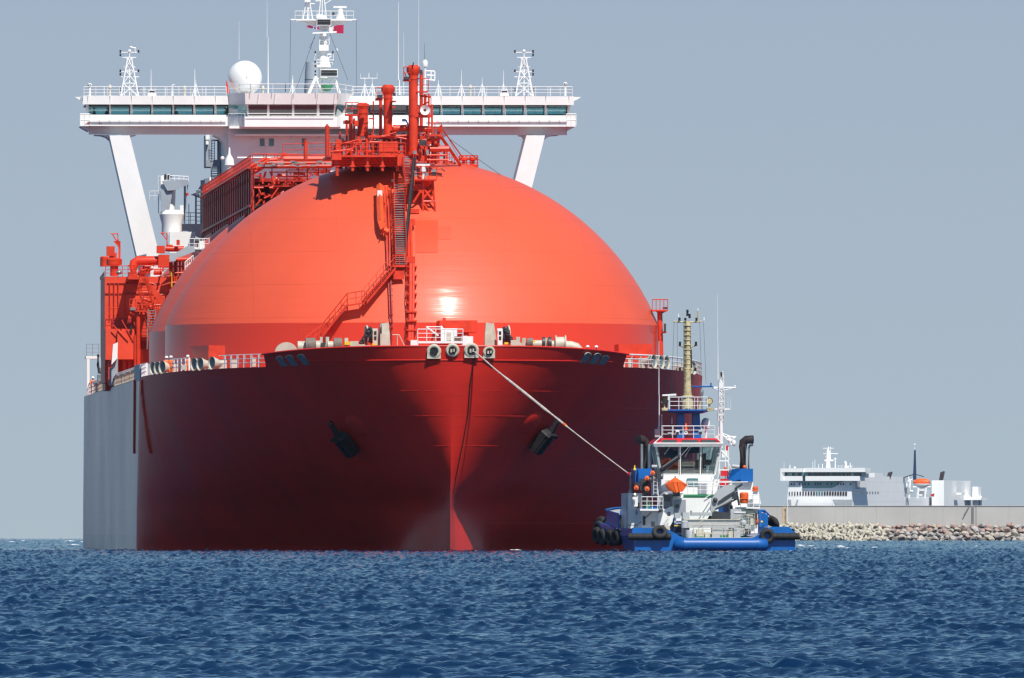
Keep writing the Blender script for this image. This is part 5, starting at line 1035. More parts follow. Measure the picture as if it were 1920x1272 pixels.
# main mast, platform and lights
YT = 15.5; m = MB()
for a, b in ((1271, 1283), (1299, 1312)): m.prism([t(a, 776, YT), t(b, 776, YT), t(b + (3 if a > 1280 else 1), 822, YT), t(a - (0 if a > 1280 else 2), 822, YT)], (0, 1.0, 0))
m.prism([t(1253, 769.5, YT - 1.2), t(1335, 769.5, YT - 1.2), t(1318, 775.5, YT - .8), t(1268, 775.5, YT - .8)], (0, 3.2, 0)); tb(m, 1250, 1338, 768, 770.5, YT - 1.3, YT + 2.2)
base = tp('mast_platform', 'tug_blue', m)
m = MB(); m.lathe(t(1289, 770, YT), [(.52, 0), (.5, .55), (.42, 1.0), (.55, 1.15), (.36, 1.25), (.31, 2.4), (.25, 5.2), (.23, 7.2), (.2, 7.35), (.01, 7.4)], 10)
for v in range(612, 740, 9): m.torus(t(1289, v, YT), .27, .05, axis=(0, .2, 1), n=12, m=6)
for v, hw in ((603, 27), (649, 16), (693, 14)):
    m.path([t(1289 - hw, v - 1 if v > 610 else v, YT), t(1289 - hw * .6, v + 1, YT), t(1289, v + 6 if v > 610 else v + 2, YT), t(1289 + hw * .6, v + 1, YT), t(1289 + hw, v - 1 if v > 610 else v, YT)], .07, 6)
tt(m, 1308.5, 603, 1308.5, 583, YT, .06); tt(m, 1281, 625, 1301, 625, YT, .04); m.prism([t(1309, 770, YT), t(1313, 752, YT), t(1318, 770, YT)], (0, .3, 0)); tb(m, 1241, 1252, 765, 770, YT - 1.4, YT - .8); tb(m, 1326, 1337, 765, 771, YT - 1.4, YT - .8)
mast = tp('mast', 'mast_cream', m, base)
for px, v, hh in ((1274, 599, 6), (1306, 599, 6), (1293, 593, 8), (1289, 587, 12), (1275, 645, 8), (1305, 645, 8), (1275, 693, 7), (1304, 693, 7), (1285, 599, 5)): tp('mast_light', 'black', MB().lathe(t(px, v + hh / 2, YT - .2), [(.01, 0), (.1, 0), (.1, hh * .02), (.06, hh * .022), (.1, hh * .026), (.1, hh * .043), (.01, hh * .045)], 10), mast)
for px, v in ((1272, 590), (1308.5, 580), (1320, 597)): tp('mast_tip', 'clean_white', MB().tube(t(px, v + 4, YT), t(px, v - 2, YT), .06, .03, n=8), mast)
for px in (1246, 1330):
    o = tp('searchlight', 'mast_cream', MB().lathe(t(px, 752.5, YT - 1.0), [(.01, .35), (.2, .3), (.28, .1), (.29, 0)], 16, (0, 1, 0)).tube(t(px, 757, YT - .8), t(px, 768, YT - .8), .07), base)
    tp('searchlight_glass', 'black' if px < 1300 else 'mast_cream', MB().lathe(t(px + (1 if px < 1300 else 0), 753, YT - 1.03), [(.01, 0), (.2, 0), (.24, .04)], 16, (0, 1, 0)), o)
tp('radar_scanner', 'clean_white', MB().prism([t(1242, 740, YT - 1), t(1242, 743, YT - 1), t(1268, 742, YT - 1), t(1268, 738.5, YT - 1)], (0, .2, 0)).tube(t(1254, 743, YT - .9), t(1254, 768, YT - .9), .1), base)
tp('railing', 'clean_white', MB().rail([t(1255, 769, YT - 1.2), t(1326, 769, YT - 1.2)], 1.05, 3, .75, .03).rail([t(1255, 769, YT + 2), t(1326, 769, YT + 2)], 1.05, 3, .9, .025), base)
tp('lamp_post', 'steel', MB().lathe(t(1316, 738, YT), [(.1, -.2), (.14, 0), (.17, .15), (.12, .32), (.01, .36)], 12).tube(t(1316, 769, YT), t(1316, 742, YT), .09), base)
tp('mast_ladder', 'charcoal', MB().ladder(t(1283, 745, YT - .25), t(1285, 612, YT - .2), SX, .22, .3, .02).tube(t(1296, 735, YT - .1), t(1294, 615, YT - .1), .035).tube(t(1297, 690, YT - .1), t(1296, 655, YT - .1), .06), mast)
wr = MB()
for u0, v0, u1, v1 in ((1264, 604, 1258, 770), (1270, 604, 1269, 822), (1312, 604, 1316, 730), (1319, 604, 1324, 720), (1282, 604, 1282, 660), (1264, 604, 1256, 820)): tt(wr, u0, v0, u1, v1, YT, .012, 4)
tp('rigging', 'dark_steel', wr, mast)
m = MB(); m.lathe(t(1323, 822, YT + 1), [(.12, 0), (.12, .7), (.34, .85), (.38, 1.2), (.3, 1.5), (.15, 1.65), (.01, 1.68)], 18); tp('satellite_dome', 'clean_white', m, wheel)
# slender white mast to starboard of the wheelhouse and the whip aerials
m = MB(); yy = 17.0; tt(m, 1352, 840, 1352, 712, yy, .16, 8); m.lattice(t(1352, 790, yy), t(1353, 705, yy), .5, .3, 7, .035); tt(m, 1335, 727, 1380, 727, yy, .06); tt(m, 1340, 768, 1368, 768, yy, .06); tt(m, 1335, 727, 1350, 733, yy, .04); tt(m, 1378, 727, 1356, 733, yy, .04); tt(m, 1352, 812, 1372, 835, yy, .08); tt(m, 1352, 812, 1338, 826, yy, .08); tt(m, 1355, 770, 1355, 696, yy, .05)
for u0, v0, u1, v1 in ((1343, 836, 1368, 862), (1360, 835, 1360, 905), (1349, 850, 1349, 905), (1366, 838, 1366, 905), (1346, 865, 1366, 865), (1346, 882, 1366, 882), (1352, 812, 1378, 822), (1368, 830, 1378, 820), (1347, 838, 1347, 800), (1362, 862, 1374, 884)): tt(m, u0, v0, u1, v1, yy - 1, .045)
tb(m, 1353, 1364, 845, 858, yy - 1, yy - .5); tb(m, 1348, 1356, 718, 728, yy - .2, yy + .2); m.ball(t(1378, 724, yy), .07)
wm_ = tp('side_mast', 'clean_white', m); tp('mast_light', 'black', (lambda q: (tb(q, 1351, 1354.5, 698, 707, yy - .2, yy), tb(q, 1331, 1334, 717, 724, yy - .2, yy)))[0] if 0 else (lambda q: tb(q, 1351, 1354.5, 698, 707, yy - .2, yy))(MB()), wm_)
tp('boom', 'tug_blue', MB().tube(t(1297, 725.5, 15.5), t(1336, 725, 16.5), .07, n=6).tube(t(1333, 724, 16.4), t(1333, 718, 16.4), .06), wm_)
tp('radar_scanner', 'clean_white', MB().tube(t(1360, 820, yy), t(1380, 820, yy), .09, n=8).ball(t(1368, 826, yy), .2).ball(t(1376, 831, yy), .18, sz=1.5), wm_)
tp('fire_locker', 'roof_red', (lambda q: (tb(q, 1361, 1367, 836, 846, yy, yy + .4), tb(q, 1352, 1364, 883, 893, yy - 1.6, yy - 1.2))[1])(MB()), wm_)
for u, v0, v1, r_ in ((1345.5, 552, 640, .03), (1346, 640, 712, .06), (1235.5, 640, 740, .035), (1236, 740, 800, .06), (1241, 778, 820, .05), (1260, 783, 795, .06), (1365, 742, 768, .02), (1370, 745, 768, .02)): tp('aerial', 'clean_white', MB().tube(t(u, v1, 16), t(u, v0, 16), r_, r_ * .5, n=6))
o = MB(); tb(o, 1228, 1238, 805, 820, 15.6, 16.2); tt(o, 1236, 800, 1234, 812, 15.8, .12); tp('aerial_box', 'tug_grey', o)
# exhausts and blue funnel casings
o = MB(); o.path([t(1211.5, 880, 15), t(1211.5, 836, 15), t(1210.5, 829, 15), t(1206, 825, 14.9), t(1197, 824, 14.6)], [.26, .26, .3, .35, .36], 14); tp('exhaust_pipe', 'exhaust_dark', o)
tp('exhaust_mouth', 'black', MB().lathe(t(1196.7, 824, 14.6), [(.01, -.1), (.26, -.05), (.33, .02)], 16, (-1, 0, -.05)))
for px, r_ in ((1203.5, .11), (1218, .17)): tp('exhaust_pipe', 'steel', MB().tube(t(px, 880, 14.6), t(px, 833, 14.6), r_, n=10))
o = MB(); o.path([t(1393, 882, 15), t(1393, 838, 15), t(1394, 829, 15), t(1399, 825, 14.9), t(1412, 824.5, 14.8)], [.34, .34, .35, .35, .36], 14); tp('exhaust_pipe', 'exhaust_dark', o)
tp('exhaust_mouth', 'black', MB().lathe(t(1412.3, 824.5, 14.8), [(.01, -.1), (.26, -.05), (.33, .02)], 16, (1, 0, 0)))
tp('exhaust_pipe', 'steel', MB().path([t(1404, 882, 15), t(1404, 842, 15), t(1405.5, 836, 15), t(1412, 834.5, 15)], .09, 8))
tp('exhaust_pipe', 'dark_steel', MB().tube(t(1397.5, 882, 14.6), t(1397.5, 834, 14.6), .07, n=8))
o = MB(); tb(o, 1197, 1222, 879, 904, 12.5, 18); tb(o, 1191, 1197, 878, 904, 13, 17); tp('funnel_casing', 'tug_blue', o)
o = MB(); tb(o, 1389, 1412, 879, 903.5, 12.5, 18); o.prism([t(1372, 880, 11.5), t(1390, 880, 12.5), t(1390, 900, 12.5), t(1364, 900, 11.5)], (0, .2, 0)); tb(o, 1372, 1390, 881, 903, 13.4, 18); tp('funnel_casing', 'tug_blue', o)
tp('ventilator', 'tug_grey', MB().tube(t(1222, 875, 13), t(1232, 875, 13), .14, n=10)); tp('ventilator', 'tug_grey', MB().tube(t(1372, 874, 13), t(1386, 876, 13), .17, n=10)); tp('beacon', 'yellow', MB().lathe(t(1190, 882, 13), [(.12, 0), (.1, .15), (.06, .2), (.05, .4), (.01, .42)], 10)); tp('beacon', 'orange', MB().ball(t(1396, 876, 14), .15)); tp('beacon', 'orange', MB().ball(t(1360, 878, 13), .14, sz=.7))
# dark folded crane to port
o = MB(); o.prism([t(1206, 912, 10), t(1222, 906, 10), t(1240, 890, 10), t(1276, 860, 10), t(1272, 853, 10), t(1240, 876, 10), t(1225, 888, 10), t(1208, 900, 10)], (0, .5, 0)); o.tube(t(1240, 880, 9.9), t(1274, 856, 9.9), .1); tb(o, 1206, 1216, 905, 935, 10, 10.6); tb(o, 1200, 1210, 898, 920, 10, 10.5); tb(o, 1231, 1240, 887, 898, 9.8, 10.4); tb(o, 1190, 1206, 905, 912, 10, 10.4); tb(o, 1209, 1217, 932, 945, 10, 10.5); o.ball(t(1212, 918, 9.8), .3); o.ball(t(1219, 900, 9.8), .3)
cr = tp('folding_crane', 'charcoal', o)
for px, v in ((1223.5, 886), (1213, 896), (1213, 916), (1193, 914)): tp('crane_motor', 'orange', MB().ball(t(px, v, 9.5), .19, sz=.8).tube(t(px - 4, v + 2, 9.5), t(px + 4, v + 2, 9.5), .14, n=8), cr)
tp('crane_wire', 'steel', MB().tube(t(1276, 856, 9.8), t(1292, 838, 11), .03).tube(t(1242, 876, 9.8), t(1270, 857, 9.8), .03), cr)
# tall post with the towing guide at the port side
o = MB(); o.path([t(1180, 995, 16), t(1180, 945, 16), t(1181, 930, 16), t(1182.5, 918, 16), t(1182.5, 886, 16)], [.3, .3, .25, .1, .09], 10); tp('tow_post', 'tug_grey', o)
o = MB(); tb(o, 1186, 1196, 930, 950, 13, 14); tp('deck_box', 'tug_white', o); o = MB(); o.lathe(t(1190, 932, 12.5), [(.01, 0), (.2, 0), (.24, .15), (.15, .3), (.01, .32)], 12); tp('lamp', 'steel', o)
# grey cargo crane to starboard
o = MB(); o.prism([t(1332, 957, 6), t(1335, 935, 6), t(1346, 920, 6), t(1360, 910, 6), t(1378, 909, 6), t(1384, 920, 6), t(1382, 932, 6), t(1350, 950, 6), t(1336, 962, 6)], (0, .6, 0)); tb(o, 1370, 1390, 955, 990, 6, 6.8); o.lathe(t(1381, 966, 6.4), [(.42, 0), (.42, .3), (.3, .5), (.01, .5)], 14); tb(o, 1296, 1335, 961, 967.5, 5.5, 6.2)
cr = tp('cargo_crane', 'tug_grey', o)
o = MB(); o.prism([t(1346, 941, 5.9), t(1358, 932, 5.9), t(1378, 920, 5.9), t(1378, 925, 5.9), t(1356, 940, 5.9), t(1346, 945, 5.9)], (0, -.03, 0)); tt(o, 1342, 955, 1385, 934, 5.9, .09); o.ball(t(1341, 938, 5.85), .2); tt(o, 1379, 916, 1392, 908, 5.9, .1); tt(o, 1381, 922, 1386, 948, 5.9, .1); o.prism([t(1326, 975, 6), t(1336, 958, 6), t(1370, 962, 6), t(1366, 975, 6)], (0, .4, 0)); tb(o, 1375, 1382, 925, 936, 5.7, 6)
tp('crane_ram', 'charcoal', o, cr)
# stern gear
o = MB(); tb(o, 1283, 1388, 975.5, 990, 3, 3.8); tb(o, 1280, 1293, 961, 1010, 3.9, 5); tb(o, 1376, 1388, 985, 1012, 3, 4); tb(o, 1286, 1302, 995, 1012, 2, 2.8); tb(o, 1335, 1350, 990, 1011, 3, 4); o.lathe(t(1294, 1010, 2), [(.36, 0), (.36, .6), (.3, .7), (.01, .7)], 14); o.lathe(t(1284, 990, 3), [(.3, 0), (.3, .5), (.2, .6), (.01, .6)], 12)
tb(o, 1290, 1410, 1008, 1014, 1.2, 2.5)
fr = tp('towing_frame', 'tug_grey', o)
tp('frame_trim', 'cream', (lambda q: (tb(q, 1283, 1388, 973.8, 975.6, 2.9, 3.9), tb(q, 1300, 1335, 967, 971, 6, 6.4)))(MB())[0] if 0 else (lambda q: tb(q, 1283, 1388, 973.8, 975.6, 2.9, 3.9))(MB()), fr)
o = MB(); o.rail([t(1300, 1010, 1.6), t(1372, 1010, 1.6)], 1.1, 3, .8, .03); o.rail([t(1380, 1005, 3), t(1415, 1000, 3)], 1.6, 6, .5, .022)
for u0, v0, u1, v1 in ((1288, 990, 1320, 975), (1310, 1010, 1310, 978), (1336, 1010, 1336, 978), (1360, 1010, 1360, 978), (1300, 1000, 1375, 1000), (1290, 982, 1385, 982)): tt(o, u0, v0, u1, v1, 2.6, .025)
tp('railing', 'cream', o, fr)
o = MB(); o.lathe(t(1262, 985, 6), [(.55, 0), (.62, .05), (.62, .2), (.35, .22), (.35, .7), (.62, .72), (.62, .9), (.01, .9)], 20, (1, 0, 0)); tb(o, 1258, 1281, 990, 1000, 6.2, 7); wn = tp('tow_winch', 'valve_blue', o); tp('winch_mark', 'yellow', (lambda q: tb(q, 1264, 1276, 985, 987, 5.3, 5.36))(MB()), wn)
def boxes(name, mat, lst):
    for a in lst: q = MB(); tb(q, *a); tp(name, mat, q)
boxes('deck_machinery', 'tug_grey', [(1265, 1276, 962, 972, 6.5, 7), (1388, 1396, 988, 1005, 4, 5), (1397, 1408, 985, 995, 5, 5.6), (1350, 1366, 990, 1004, 3, 4)])
tp('deck_ventilator', 'tug_grey', MB().ball(t(1394, 981, 4), .28).tube(t(1376, 962, 5.5), t(1398, 962, 5.5), .12))
boxes('deck_machinery', 'charcoal', [(1398, 1407, 992, 1003, 3.6, 4.2), (1222, 1228, 978, 988, 9.8, 10.4), (1295, 1297, 958, 966, 8, 8.3), (1236, 1243, 955, 958, 9, 9.5), (1252, 1257, 960, 968, 9, 9.4), (1240, 1246, 985, 998, 9.5, 10), (1206, 1210, 968, 985, 10.5, 11), (1414, 1420, 962, 975, 9.8, 10.4), (1368, 1374, 948, 956, 6.6, 7)])
boxes('deck_machinery', 'cream', [(1306, 1320, 994, 1006, 2.6, 3.2), (1322, 1331, 998, 1008, 2.4, 3), (1366, 1374, 996, 1008, 2.4, 3), (1248, 1256, 986, 997, 9, 9.5), (1407, 1413, 972, 985, 9.7, 10.2), (1400, 1412, 958, 968, 10, 10.4)])
o = MB(); o.path([t(1178, 985, 12), t(1195, 985, 11.5), t(1210, 972, 11), t(1222, 960, 10.6)], .03, 5); tp('hose', 'black', o)
o = MB(); tb(o, 1288, 1400, 1003, 1008, 6, 10); tp('hatch', 'green', o)
# loose gear carried by the tug
def world_thing(mb, name, mat, frame, label, cat, group=None):
    mb.v = [tuple(frame.world(v)) for v in mb.v]; o = mb.build(name, mat); return tag(o, label, cat, group)
o = MB(); p = t(1267, 910, 9.8)
o.add([p + Vector(q) for q in [(-.86, -.55, .1), (-.3, -.75, .28), (.35, -.75, .26), (.9, -.5, .05), (.9, .5, .05), (-.86, .5, .1), (-.05, -.2, .66), (-.05, .3, .66), (-.62, -.5, -.42), (-.1, -.72, -.62), (.5, -.6, -.55), (.74, -.45, -.25), (.6, .4, -.4), (-.6, .4, -.42)]],
      [(0, 1, 6), (1, 2, 6), (2, 3, 6), (3, 4, 7, 6), (4, 5, 7), (5, 0, 6, 7), (0, 8, 9, 1), (1, 9, 10, 2), (2, 10, 11, 3), (3, 11, 12, 4), (4, 12, 13, 5), (5, 13, 8, 0), (8, 13, 12, 10, 9), (10, 12, 11)])
o.tube(p + Vector((-.25, -.75, .3)), p + Vector((-.05, -.73, -.5)), .05); o.tube(p + Vector((.1, -.76, .3)), p + Vector((.25, -.7, -.5)), .05)
rb = world_thing(o, 'rescue_boat', 'orange', TF, 'orange rescue boat under its cover, slung below the tug wheelhouse windows', 'rescue boat'); rb.data.polygons.foreach_set('use_smooth', [False] * len(rb.data.polygons))
tp('boat_cradle', 'charcoal', (lambda q: (tb(q, 1262, 1275, 922, 931, 9.5, 10.2), tt(q, 1266, 893, 1266, 897, 9.8, .05))[0])(MB()))
o = MB(); o.lathe(t(1395, 944, 9.4), [(.3, 0), (.36, .1), (.36, .8), (.28, .9), (.01, .9)], 18); tb(o, 1388, 1403, 934, 936, 8.98, 9.05)
world_thing(o, 'life_raft', 'orange', TF, 'orange life raft barrel on the tug rail beside the grey crane', 'life raft')
o = MB(); o.lathe(t(1416, 919, 12), [(.2, 0), (.24, .08), (.2, .28), (.01, .3)], 14); tb(o, 1411, 1422, 919, 921, 11.8, 12.4); tp('liferaft_shelf', 'tug_white', MB().prism([t(1412, 921, 12), t(1422, 921, 12), t(1427, 945, 12), t(1412, 945, 12)], (0, .5, 0)))
world_thing(o, 'life_buoy', 'orange', TF, 'small orange float on the white shelf behind the right blue funnel', 'float')
tp('life_ring', 'orange', MB().torus(t(1419, 978, 10.4), .22, .07, axis=(1, .3, 0), n=16))
# ---------------------------------------------------------------- tow rope between the two
A = CF.world(hull_at(890, 660)[0] + Vector((0, -.25, 0))); B = TF.world(t(1186, 893, 20))
def rp(px, py):
    k = (px - 890) / (1186 - 890); Y = A.y + (B.y - A.y) * k; return Vector(((px - CX) / F * Y, Y, EYE + (HOR - py) / F * Y))
pts = [(890, 660, .06), (905, 672, .06), (930, 694, .06), (945, 706, .07), (951, 711, .11), (985, 738, .12), (1010, 758, .11), (1022, 768, .13), (1033, 776, .07), (1056, 794.5, .10), (1060, 798, .10), (1066, 802.5, .05), (1100, 829, .05), (1140, 859.5, .05), (1178, 888, .05)]
mb = MB().path([rp(a, b) for a, b, r_ in pts], [r_ for a, b, r_ in pts], 8)
paint('rope_pale', (0.55, 0.47, 0.42), 0.8, 0.25, 3.0)
rope = tag(mb.build('tow_rope', 'rope_pale'), 'pale tow rope with thick splices, stretched from the red bow to the tug', 'rope')
o = MB().path([rp(1057, 795.3), rp(1061, 798.6)], .12, 8); o.build('rope_whipping', 'orange', rope); o = MB().path([rp(1178, 888), rp(1186, 894.5)], .12, 8); o.build('rope_sleeve', 'roof_red', rope)
o = MB().path([CF.world(hull_at(px, py)[0]) + Vector((0, -.12, 0)) for px, py in ((889, 662), (888, 680), (884, 720), (876, 780), (866, 840), (856, 890), (850, 925))], .045, 5)
tag(o.build('hanging_line', 'black'), 'thin dark line hanging from a bow chock down the tanker stem', 'rope')
# ---------------------------------------------------------------- the ferry beyond the breakwater
FF = Frame((1475 - CX) / F * 4500, 4500.0, -1.37, R(-11.3)); f = FF.p
paint('ferry_white', (0.90, 0.90, 0.89), 0.5, 0.04, 0.2)
paint('ferry_grey', (0.90, 0.90, 0.89), 0.5, 0.03, 0.15, seam=[(2, 2.8, 0.12)])
paint('ferry_teal', (0.20, 0.36, 0.38), 0.5, 0.05, 0.3); paint('navy', (0.02, 0.04, 0.10), 0.5); paint('soot', (0.05, 0.035, 0.04), 0.6, 0.3)
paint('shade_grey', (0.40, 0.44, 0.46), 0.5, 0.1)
ferry = thing('ferry', 'white passenger ferry moored behind the grey breakwater wall', 'ferry', (FF.X0, FF.Y0, FF.Z0), FF.yaw)
def fp_(name, mat, mb, parent=None, **k): return mb.build(name, mat, parent or ferry, **k)
def fb(mb, px0, px1, py0, py1, y0, y1):
    a = f(px0, py1, y0); b = f(px1, py0, y0); return mb.bx(a.x, b.x, y0, y1, a.z, b.z)
def fy(px, xl):
    """fore-aft place where the visible side (at breadth xl) shows at a column"""
    lo, hi = -20, 400
    for _ in range(50):
        m_ = (lo + hi) / 2
        if f(px, 950, m_).x > xl: lo = m_
        else: hi = m_
    return lo
xs = f(1597, 950, 3).x                                   # visible ship side
def fs(mb, px0, px1, py0, py1, xin=14.0, out=0.0):
    """block whose visible side spans two columns"""
    y0, y1 = fy(px0, xs), fy(px1, xs); z1 = f(px0, py0, y0).z; z0 = f(px0, py1, y0).z
    return mb.bx(xs - xin, xs + out, y0, y1, z0, z1)
x0 = f(1477, 950, 3).x
h = MB(); h.bx(x0 + .5, xs, 3, fy(1806, xs), 0, f(1700, 932, 80).z)
P = [(1476, 960), (1476, 935), (1478, 915), (1480, 901), (1597, 901), (1597, 960)]
h.prism([f(u, v, 2.4) for u, v in P], (0, 6, 0))
fs(h, 1597, 1694, 893, 960, 18); h.bx(x0 + .5, xs - 8, fy(1690, xs), fy(1748, xs), 0, f(1700, 915, 80).z)
fh = fp_('hull', 'ferry_white', h)
s_ = MB(); s_.bx(xs, xs + .06, fy(1600, xs), fy(1694, xs), 3, f(1650, 893.2, 50).z - .05); s_.bx(xs, xs + .05, fy(1694, xs), fy(1806, xs), 3, f(1700, 932.2, 80).z - .05); fp_('side_plating', 'ferry_grey', s_, fh)
b = MB(); fb(b, 1463, 1504.5, 878.5, 885.5, 1.0, 9); fb(b, 1510, 1622, 877.5, 885.5, 0, 9); fb(b, 1466, 1504.5, 893, 902, 1.2, 8); fb(b, 1510, 1612, 893, 902, .4, 9); fb(b, 1505, 1510, 880, 902, 3, 8); fb(b, 1617, 1640, 887, 896, 10, 24); b.prism([f(1463, 902, 1), f(1470, 902, 1), f(1466, 885, 1), f(1463, 886, 1)], (0, .5, 0))
bridge = fp_('bridge', 'ferry_white', b)
bg_ = MB(); fb(bg_, 1471, 1505, 885.5, 893, 2.4, 7.5); fb(bg_, 1505, 1616, 885.5, 893, 1.2, 8); fp_('bridge_interior', 'ferry_teal', bg_, bridge)
for a, e in ((1471, 1476), (1485, 1490), (1496, 1502), (1515, 1522), (1524, 1540), (1541, 1548), (1549.5, 1556), (1558.5, 1568), (1569.5, 1577), (1579, 1585), (1587, 1591), (1592, 1595), (1601, 1610), (1611, 1614)): fp_('window', 'dark_glass', (lambda m_: fb(m_, a, e, 887.5, 892.8, 1.0 if a > 1505 else 2.2, 1.1 if a > 1505 else 2.3))(MB()), bridge)
tl = MB(); tl.prism([f(u, v, 2.3) for u, v in ((1482, 901.5), (1584, 901.5), (1572, 908), (1566, 913), (1558, 915.5), (1505, 915.5), (1503, 906), (1484, 903))], (0, .1, 0)); fp_('teal_band', 'ferry_teal', tl, fh)
for k in range(22):
    u = 1479.5 + k * 5.0 + (k > 4) * .3; fp_('window', 'teal_glass' if k in (10, 11, 12) else 'dark_glass', (lambda m_: fb(m_, u, u + (1.4 + min(k, 9) * .19 if k < 10 else 3.3), 922.2, 929.3, 2.2, 2.3))(MB()), fh)
for u in (1483, 1488, 1498, 1503.5, 1508.5, 1514.5, 1528, 1532.5, 1537, 1550, 1558, 1570, 1575.5, 1580.5, 1593.5): fp_('window', 'dark_glass', (lambda m_: fb(m_, u, u + 2.1, 906.2, 910, 2.15, 2.25))(MB()), fh)
for k in range(10):
    u = 1599 + k * 5.1; y = fy(u, xs); fp_('window', 'dark_glass', MB().bx(xs + .04, xs + .12, y, y + 1.7, f(u, 926.5, y).z, f(u, 922.2, y).z), fh)
fp_('mooring_recess', 'shade_grey', MB().prism([f(u, v, 2.25) for u, v in ((1561.5, 937), (1597, 937), (1597, 946), (1591, 949.5), (1568, 949.5))], (0, .1, 0)), fh)
fp_('mooring_recess', 'shade_grey', MB().prism([f(u, v, 2.2) for u, v in ((1478, 937), (1483, 937), (1484, 950), (1480, 950))], (0, .1, 0)).prism([f(u, v, 2.2) for u, v in ((1494, 937), (1497.5, 937), (1495, 946), (1491, 948))], (0, .1, 0)), fh)
fp_('bow_door_frame', 'ferry_white', (lambda m_: (fb(m_, 1486, 1488, 935, 952, -1, 0), fb(m_, 1495, 1560, 944, 951, -2, 0))[0])(MB()), fh)
sp = MB(); y0 = fy(1601, xs); sp.bx(xs + .05, xs + .1, fy(1600.5, xs), fy(1612, xs), f(1605, 917, y0).z, f(1605, 901, y0).z); fp_('side_recess', 'shade_grey', sp, fh)
m = MB(); T = lambda u0, v0, u1, v1, r_, y=8: m.tube(f(u0, v0, y), f(u1, v1, y), r_, n=6)
m.lathe(f(1552.5, 880, 8), [(.75, 0), (.6, 2.2), (.55, 5.4), (.01, 5.5)], 8); T(1543, 841, 1563, 841, .13); T(1544, 851, 1571, 851, .14); fb(m, 1546, 1562, 862, 865, 7.5, 8.5); T(1553, 845, 1553, 838, .2); T(1557, 865, 1557, 838, .1); m.ball(f(1552, 844, 8), .3); T(1548, 855, 1552, 862, .15)
for u, v0, r_ in ((1566, 862, .14), (1594, 868, .1), (1586, 868, .3), (1542, 870, .12), (1528, 862, .06), (1524, 866, .06), (1535, 870, .08), (1481, 872, .12), (1470, 866, .05)): T(u, 880, u, v0, r_)
m.ball(f(1566, 861, 8), .35); m.ball(f(1585, 867, 8), .35); m.ball(f(1490, 877, 5), .3); m.ball(f(1590, 876, 8), .25)
for u in range(1572, 1600, 6): T(u, 880, u, 874, .04)
T(1570, 874, 1600, 874, .05); fp_('radar_mast', 'ferry_white', m, bridge)
def side_y(u): return fy(u, xs)
for u0, n_, v0, v1 in ((1664, 3, 885, 896), (1762, 3, 884, 902)):
    y = side_y(u0 + 4); m = MB()
    for k in range(n_): m.tube(f(u0 + k * 2.2, v1, y), f(u0 + 3 + k * 2.6, v0 + (2 - k) * .7, y), .28, n=8)
    fp_('funnel_pipes', 'soot', m)
y = side_y(1740); m = MB(); z0 = f(1747, 955, y).z; a, e = f(1747, 901, y), f(1770, 901, y); m.bx(a.x, e.x, y, y + 48, z0, a.z); fp_('engine_casing', 'ferry_white', m)
y = side_y(1715) - 20; m = MB(); m.tube(f(1715, 900, y), f(1715.5, 844, y), .55, .25, n=8); m.tube(f(1715, 889, y), f(1694, 896, y), .16); m.tube(f(1715, 889, y), f(1732, 894, y), .16); m.tube(f(1695, 895, y), f(1695, 905, y), .15); fp_('aft_mast', 'navy', m)
fp_('mast_light', 'ferry_white', MB().tube(f(1715, 844, y), f(1715, 834, y), .08).ball(f(1715, 834, y), .3))
m = MB()
yd = side_y(1700)
for u0, v0, u1, v1, r_ in ((1697, 935, 1697, 905, .4), (1704, 935, 1706, 902, .4), (1702, 904, 1717, 896, .3), (1720, 935, 1722, 914, .4), (1734, 935, 1736, 915, .4), (1712, 914, 1745, 914, .3), (1693, 920, 1712, 922, .4), (1703, 893, 1706, 915, .25)): m.tube(f(u0, v0, yd), f(u1, v1, yd), r_, n=6)
fb(m, 1694, 1702, 905, 912, yd, yd + 3); fb(m, 1721, 1737, 918, 930, yd + 1, yd + 6); fp_('boat_davits', 'ferry_white', m)
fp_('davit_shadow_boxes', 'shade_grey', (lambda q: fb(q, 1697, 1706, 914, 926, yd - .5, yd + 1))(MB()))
m = MB(); fp_('stern_ramp_tower', 'ferry_white', (lambda q: (fb(q, 1823.5, 1834, 913, 955, 175, 180), fb(q, 1806, 1839, 934, 938, 170, 182), q.prism([f(1780, 932, 172), f(1800, 929, 172), f(1812, 930, 172), f(1826, 937, 172), f(1826, 940, 172), f(1810, 934, 172), f(1780, 936, 172)], (0, 6, 0)), fb(q, 1805, 1811, 938, 955, 174, 178), fb(q, 1837, 1839, 930, 955, 176, 178), fb(q, 1793, 1803, 924, 928, 150, 156))[0])(m))
fp_('stern_ramp', 'shade_grey', (lambda q: (fb(q, 1824, 1838, 939, 955, 176, 179), fb(q, 1811, 1815, 945, 952, 172, 173))[0])(MB()))
fp_('house_flag', 'roof_red', MB().prism([f(1744, 928, yd), f(1752, 925, yd), f(1751, 932, yd), f(1746, 931, yd)], (0, .1, 0)))
o = MB(); yl = side_y(1712) - 30; P = f(1728, 905, yl); L_ = 16.5 * FF.m(yl)
o.lathe(P, [(.01, -L_), (.75, -L_ * .85), (1.15, -L_ * .4), (1.2, L_ * .4), (.8, L_ * .85), (.01, L_)], 14, (1, 0.0, 0)); lb = world_thing(o, 'lifeboat', 'orange', FF, 'orange topped lifeboat hanging in the davits of the white ferry', 'lifeboat')
o = MB(); P2 = P + Vector((0, -.15, -.35)); o.lathe(P2, [(.01, -L_ * .95), (.6, -L_ * .8), (1.2, -L_ * .35), (1.22, L_ * .4), (.7, L_ * .85), (.01, L_ * .95)], 14, (1, 0, 0)); q = o.v; o.v = [tuple(FF.world((v[0], v[1], min(v[2], P.z - .35)))) for v in q]; o.build('lower_hull', 'ferry_white', lb)
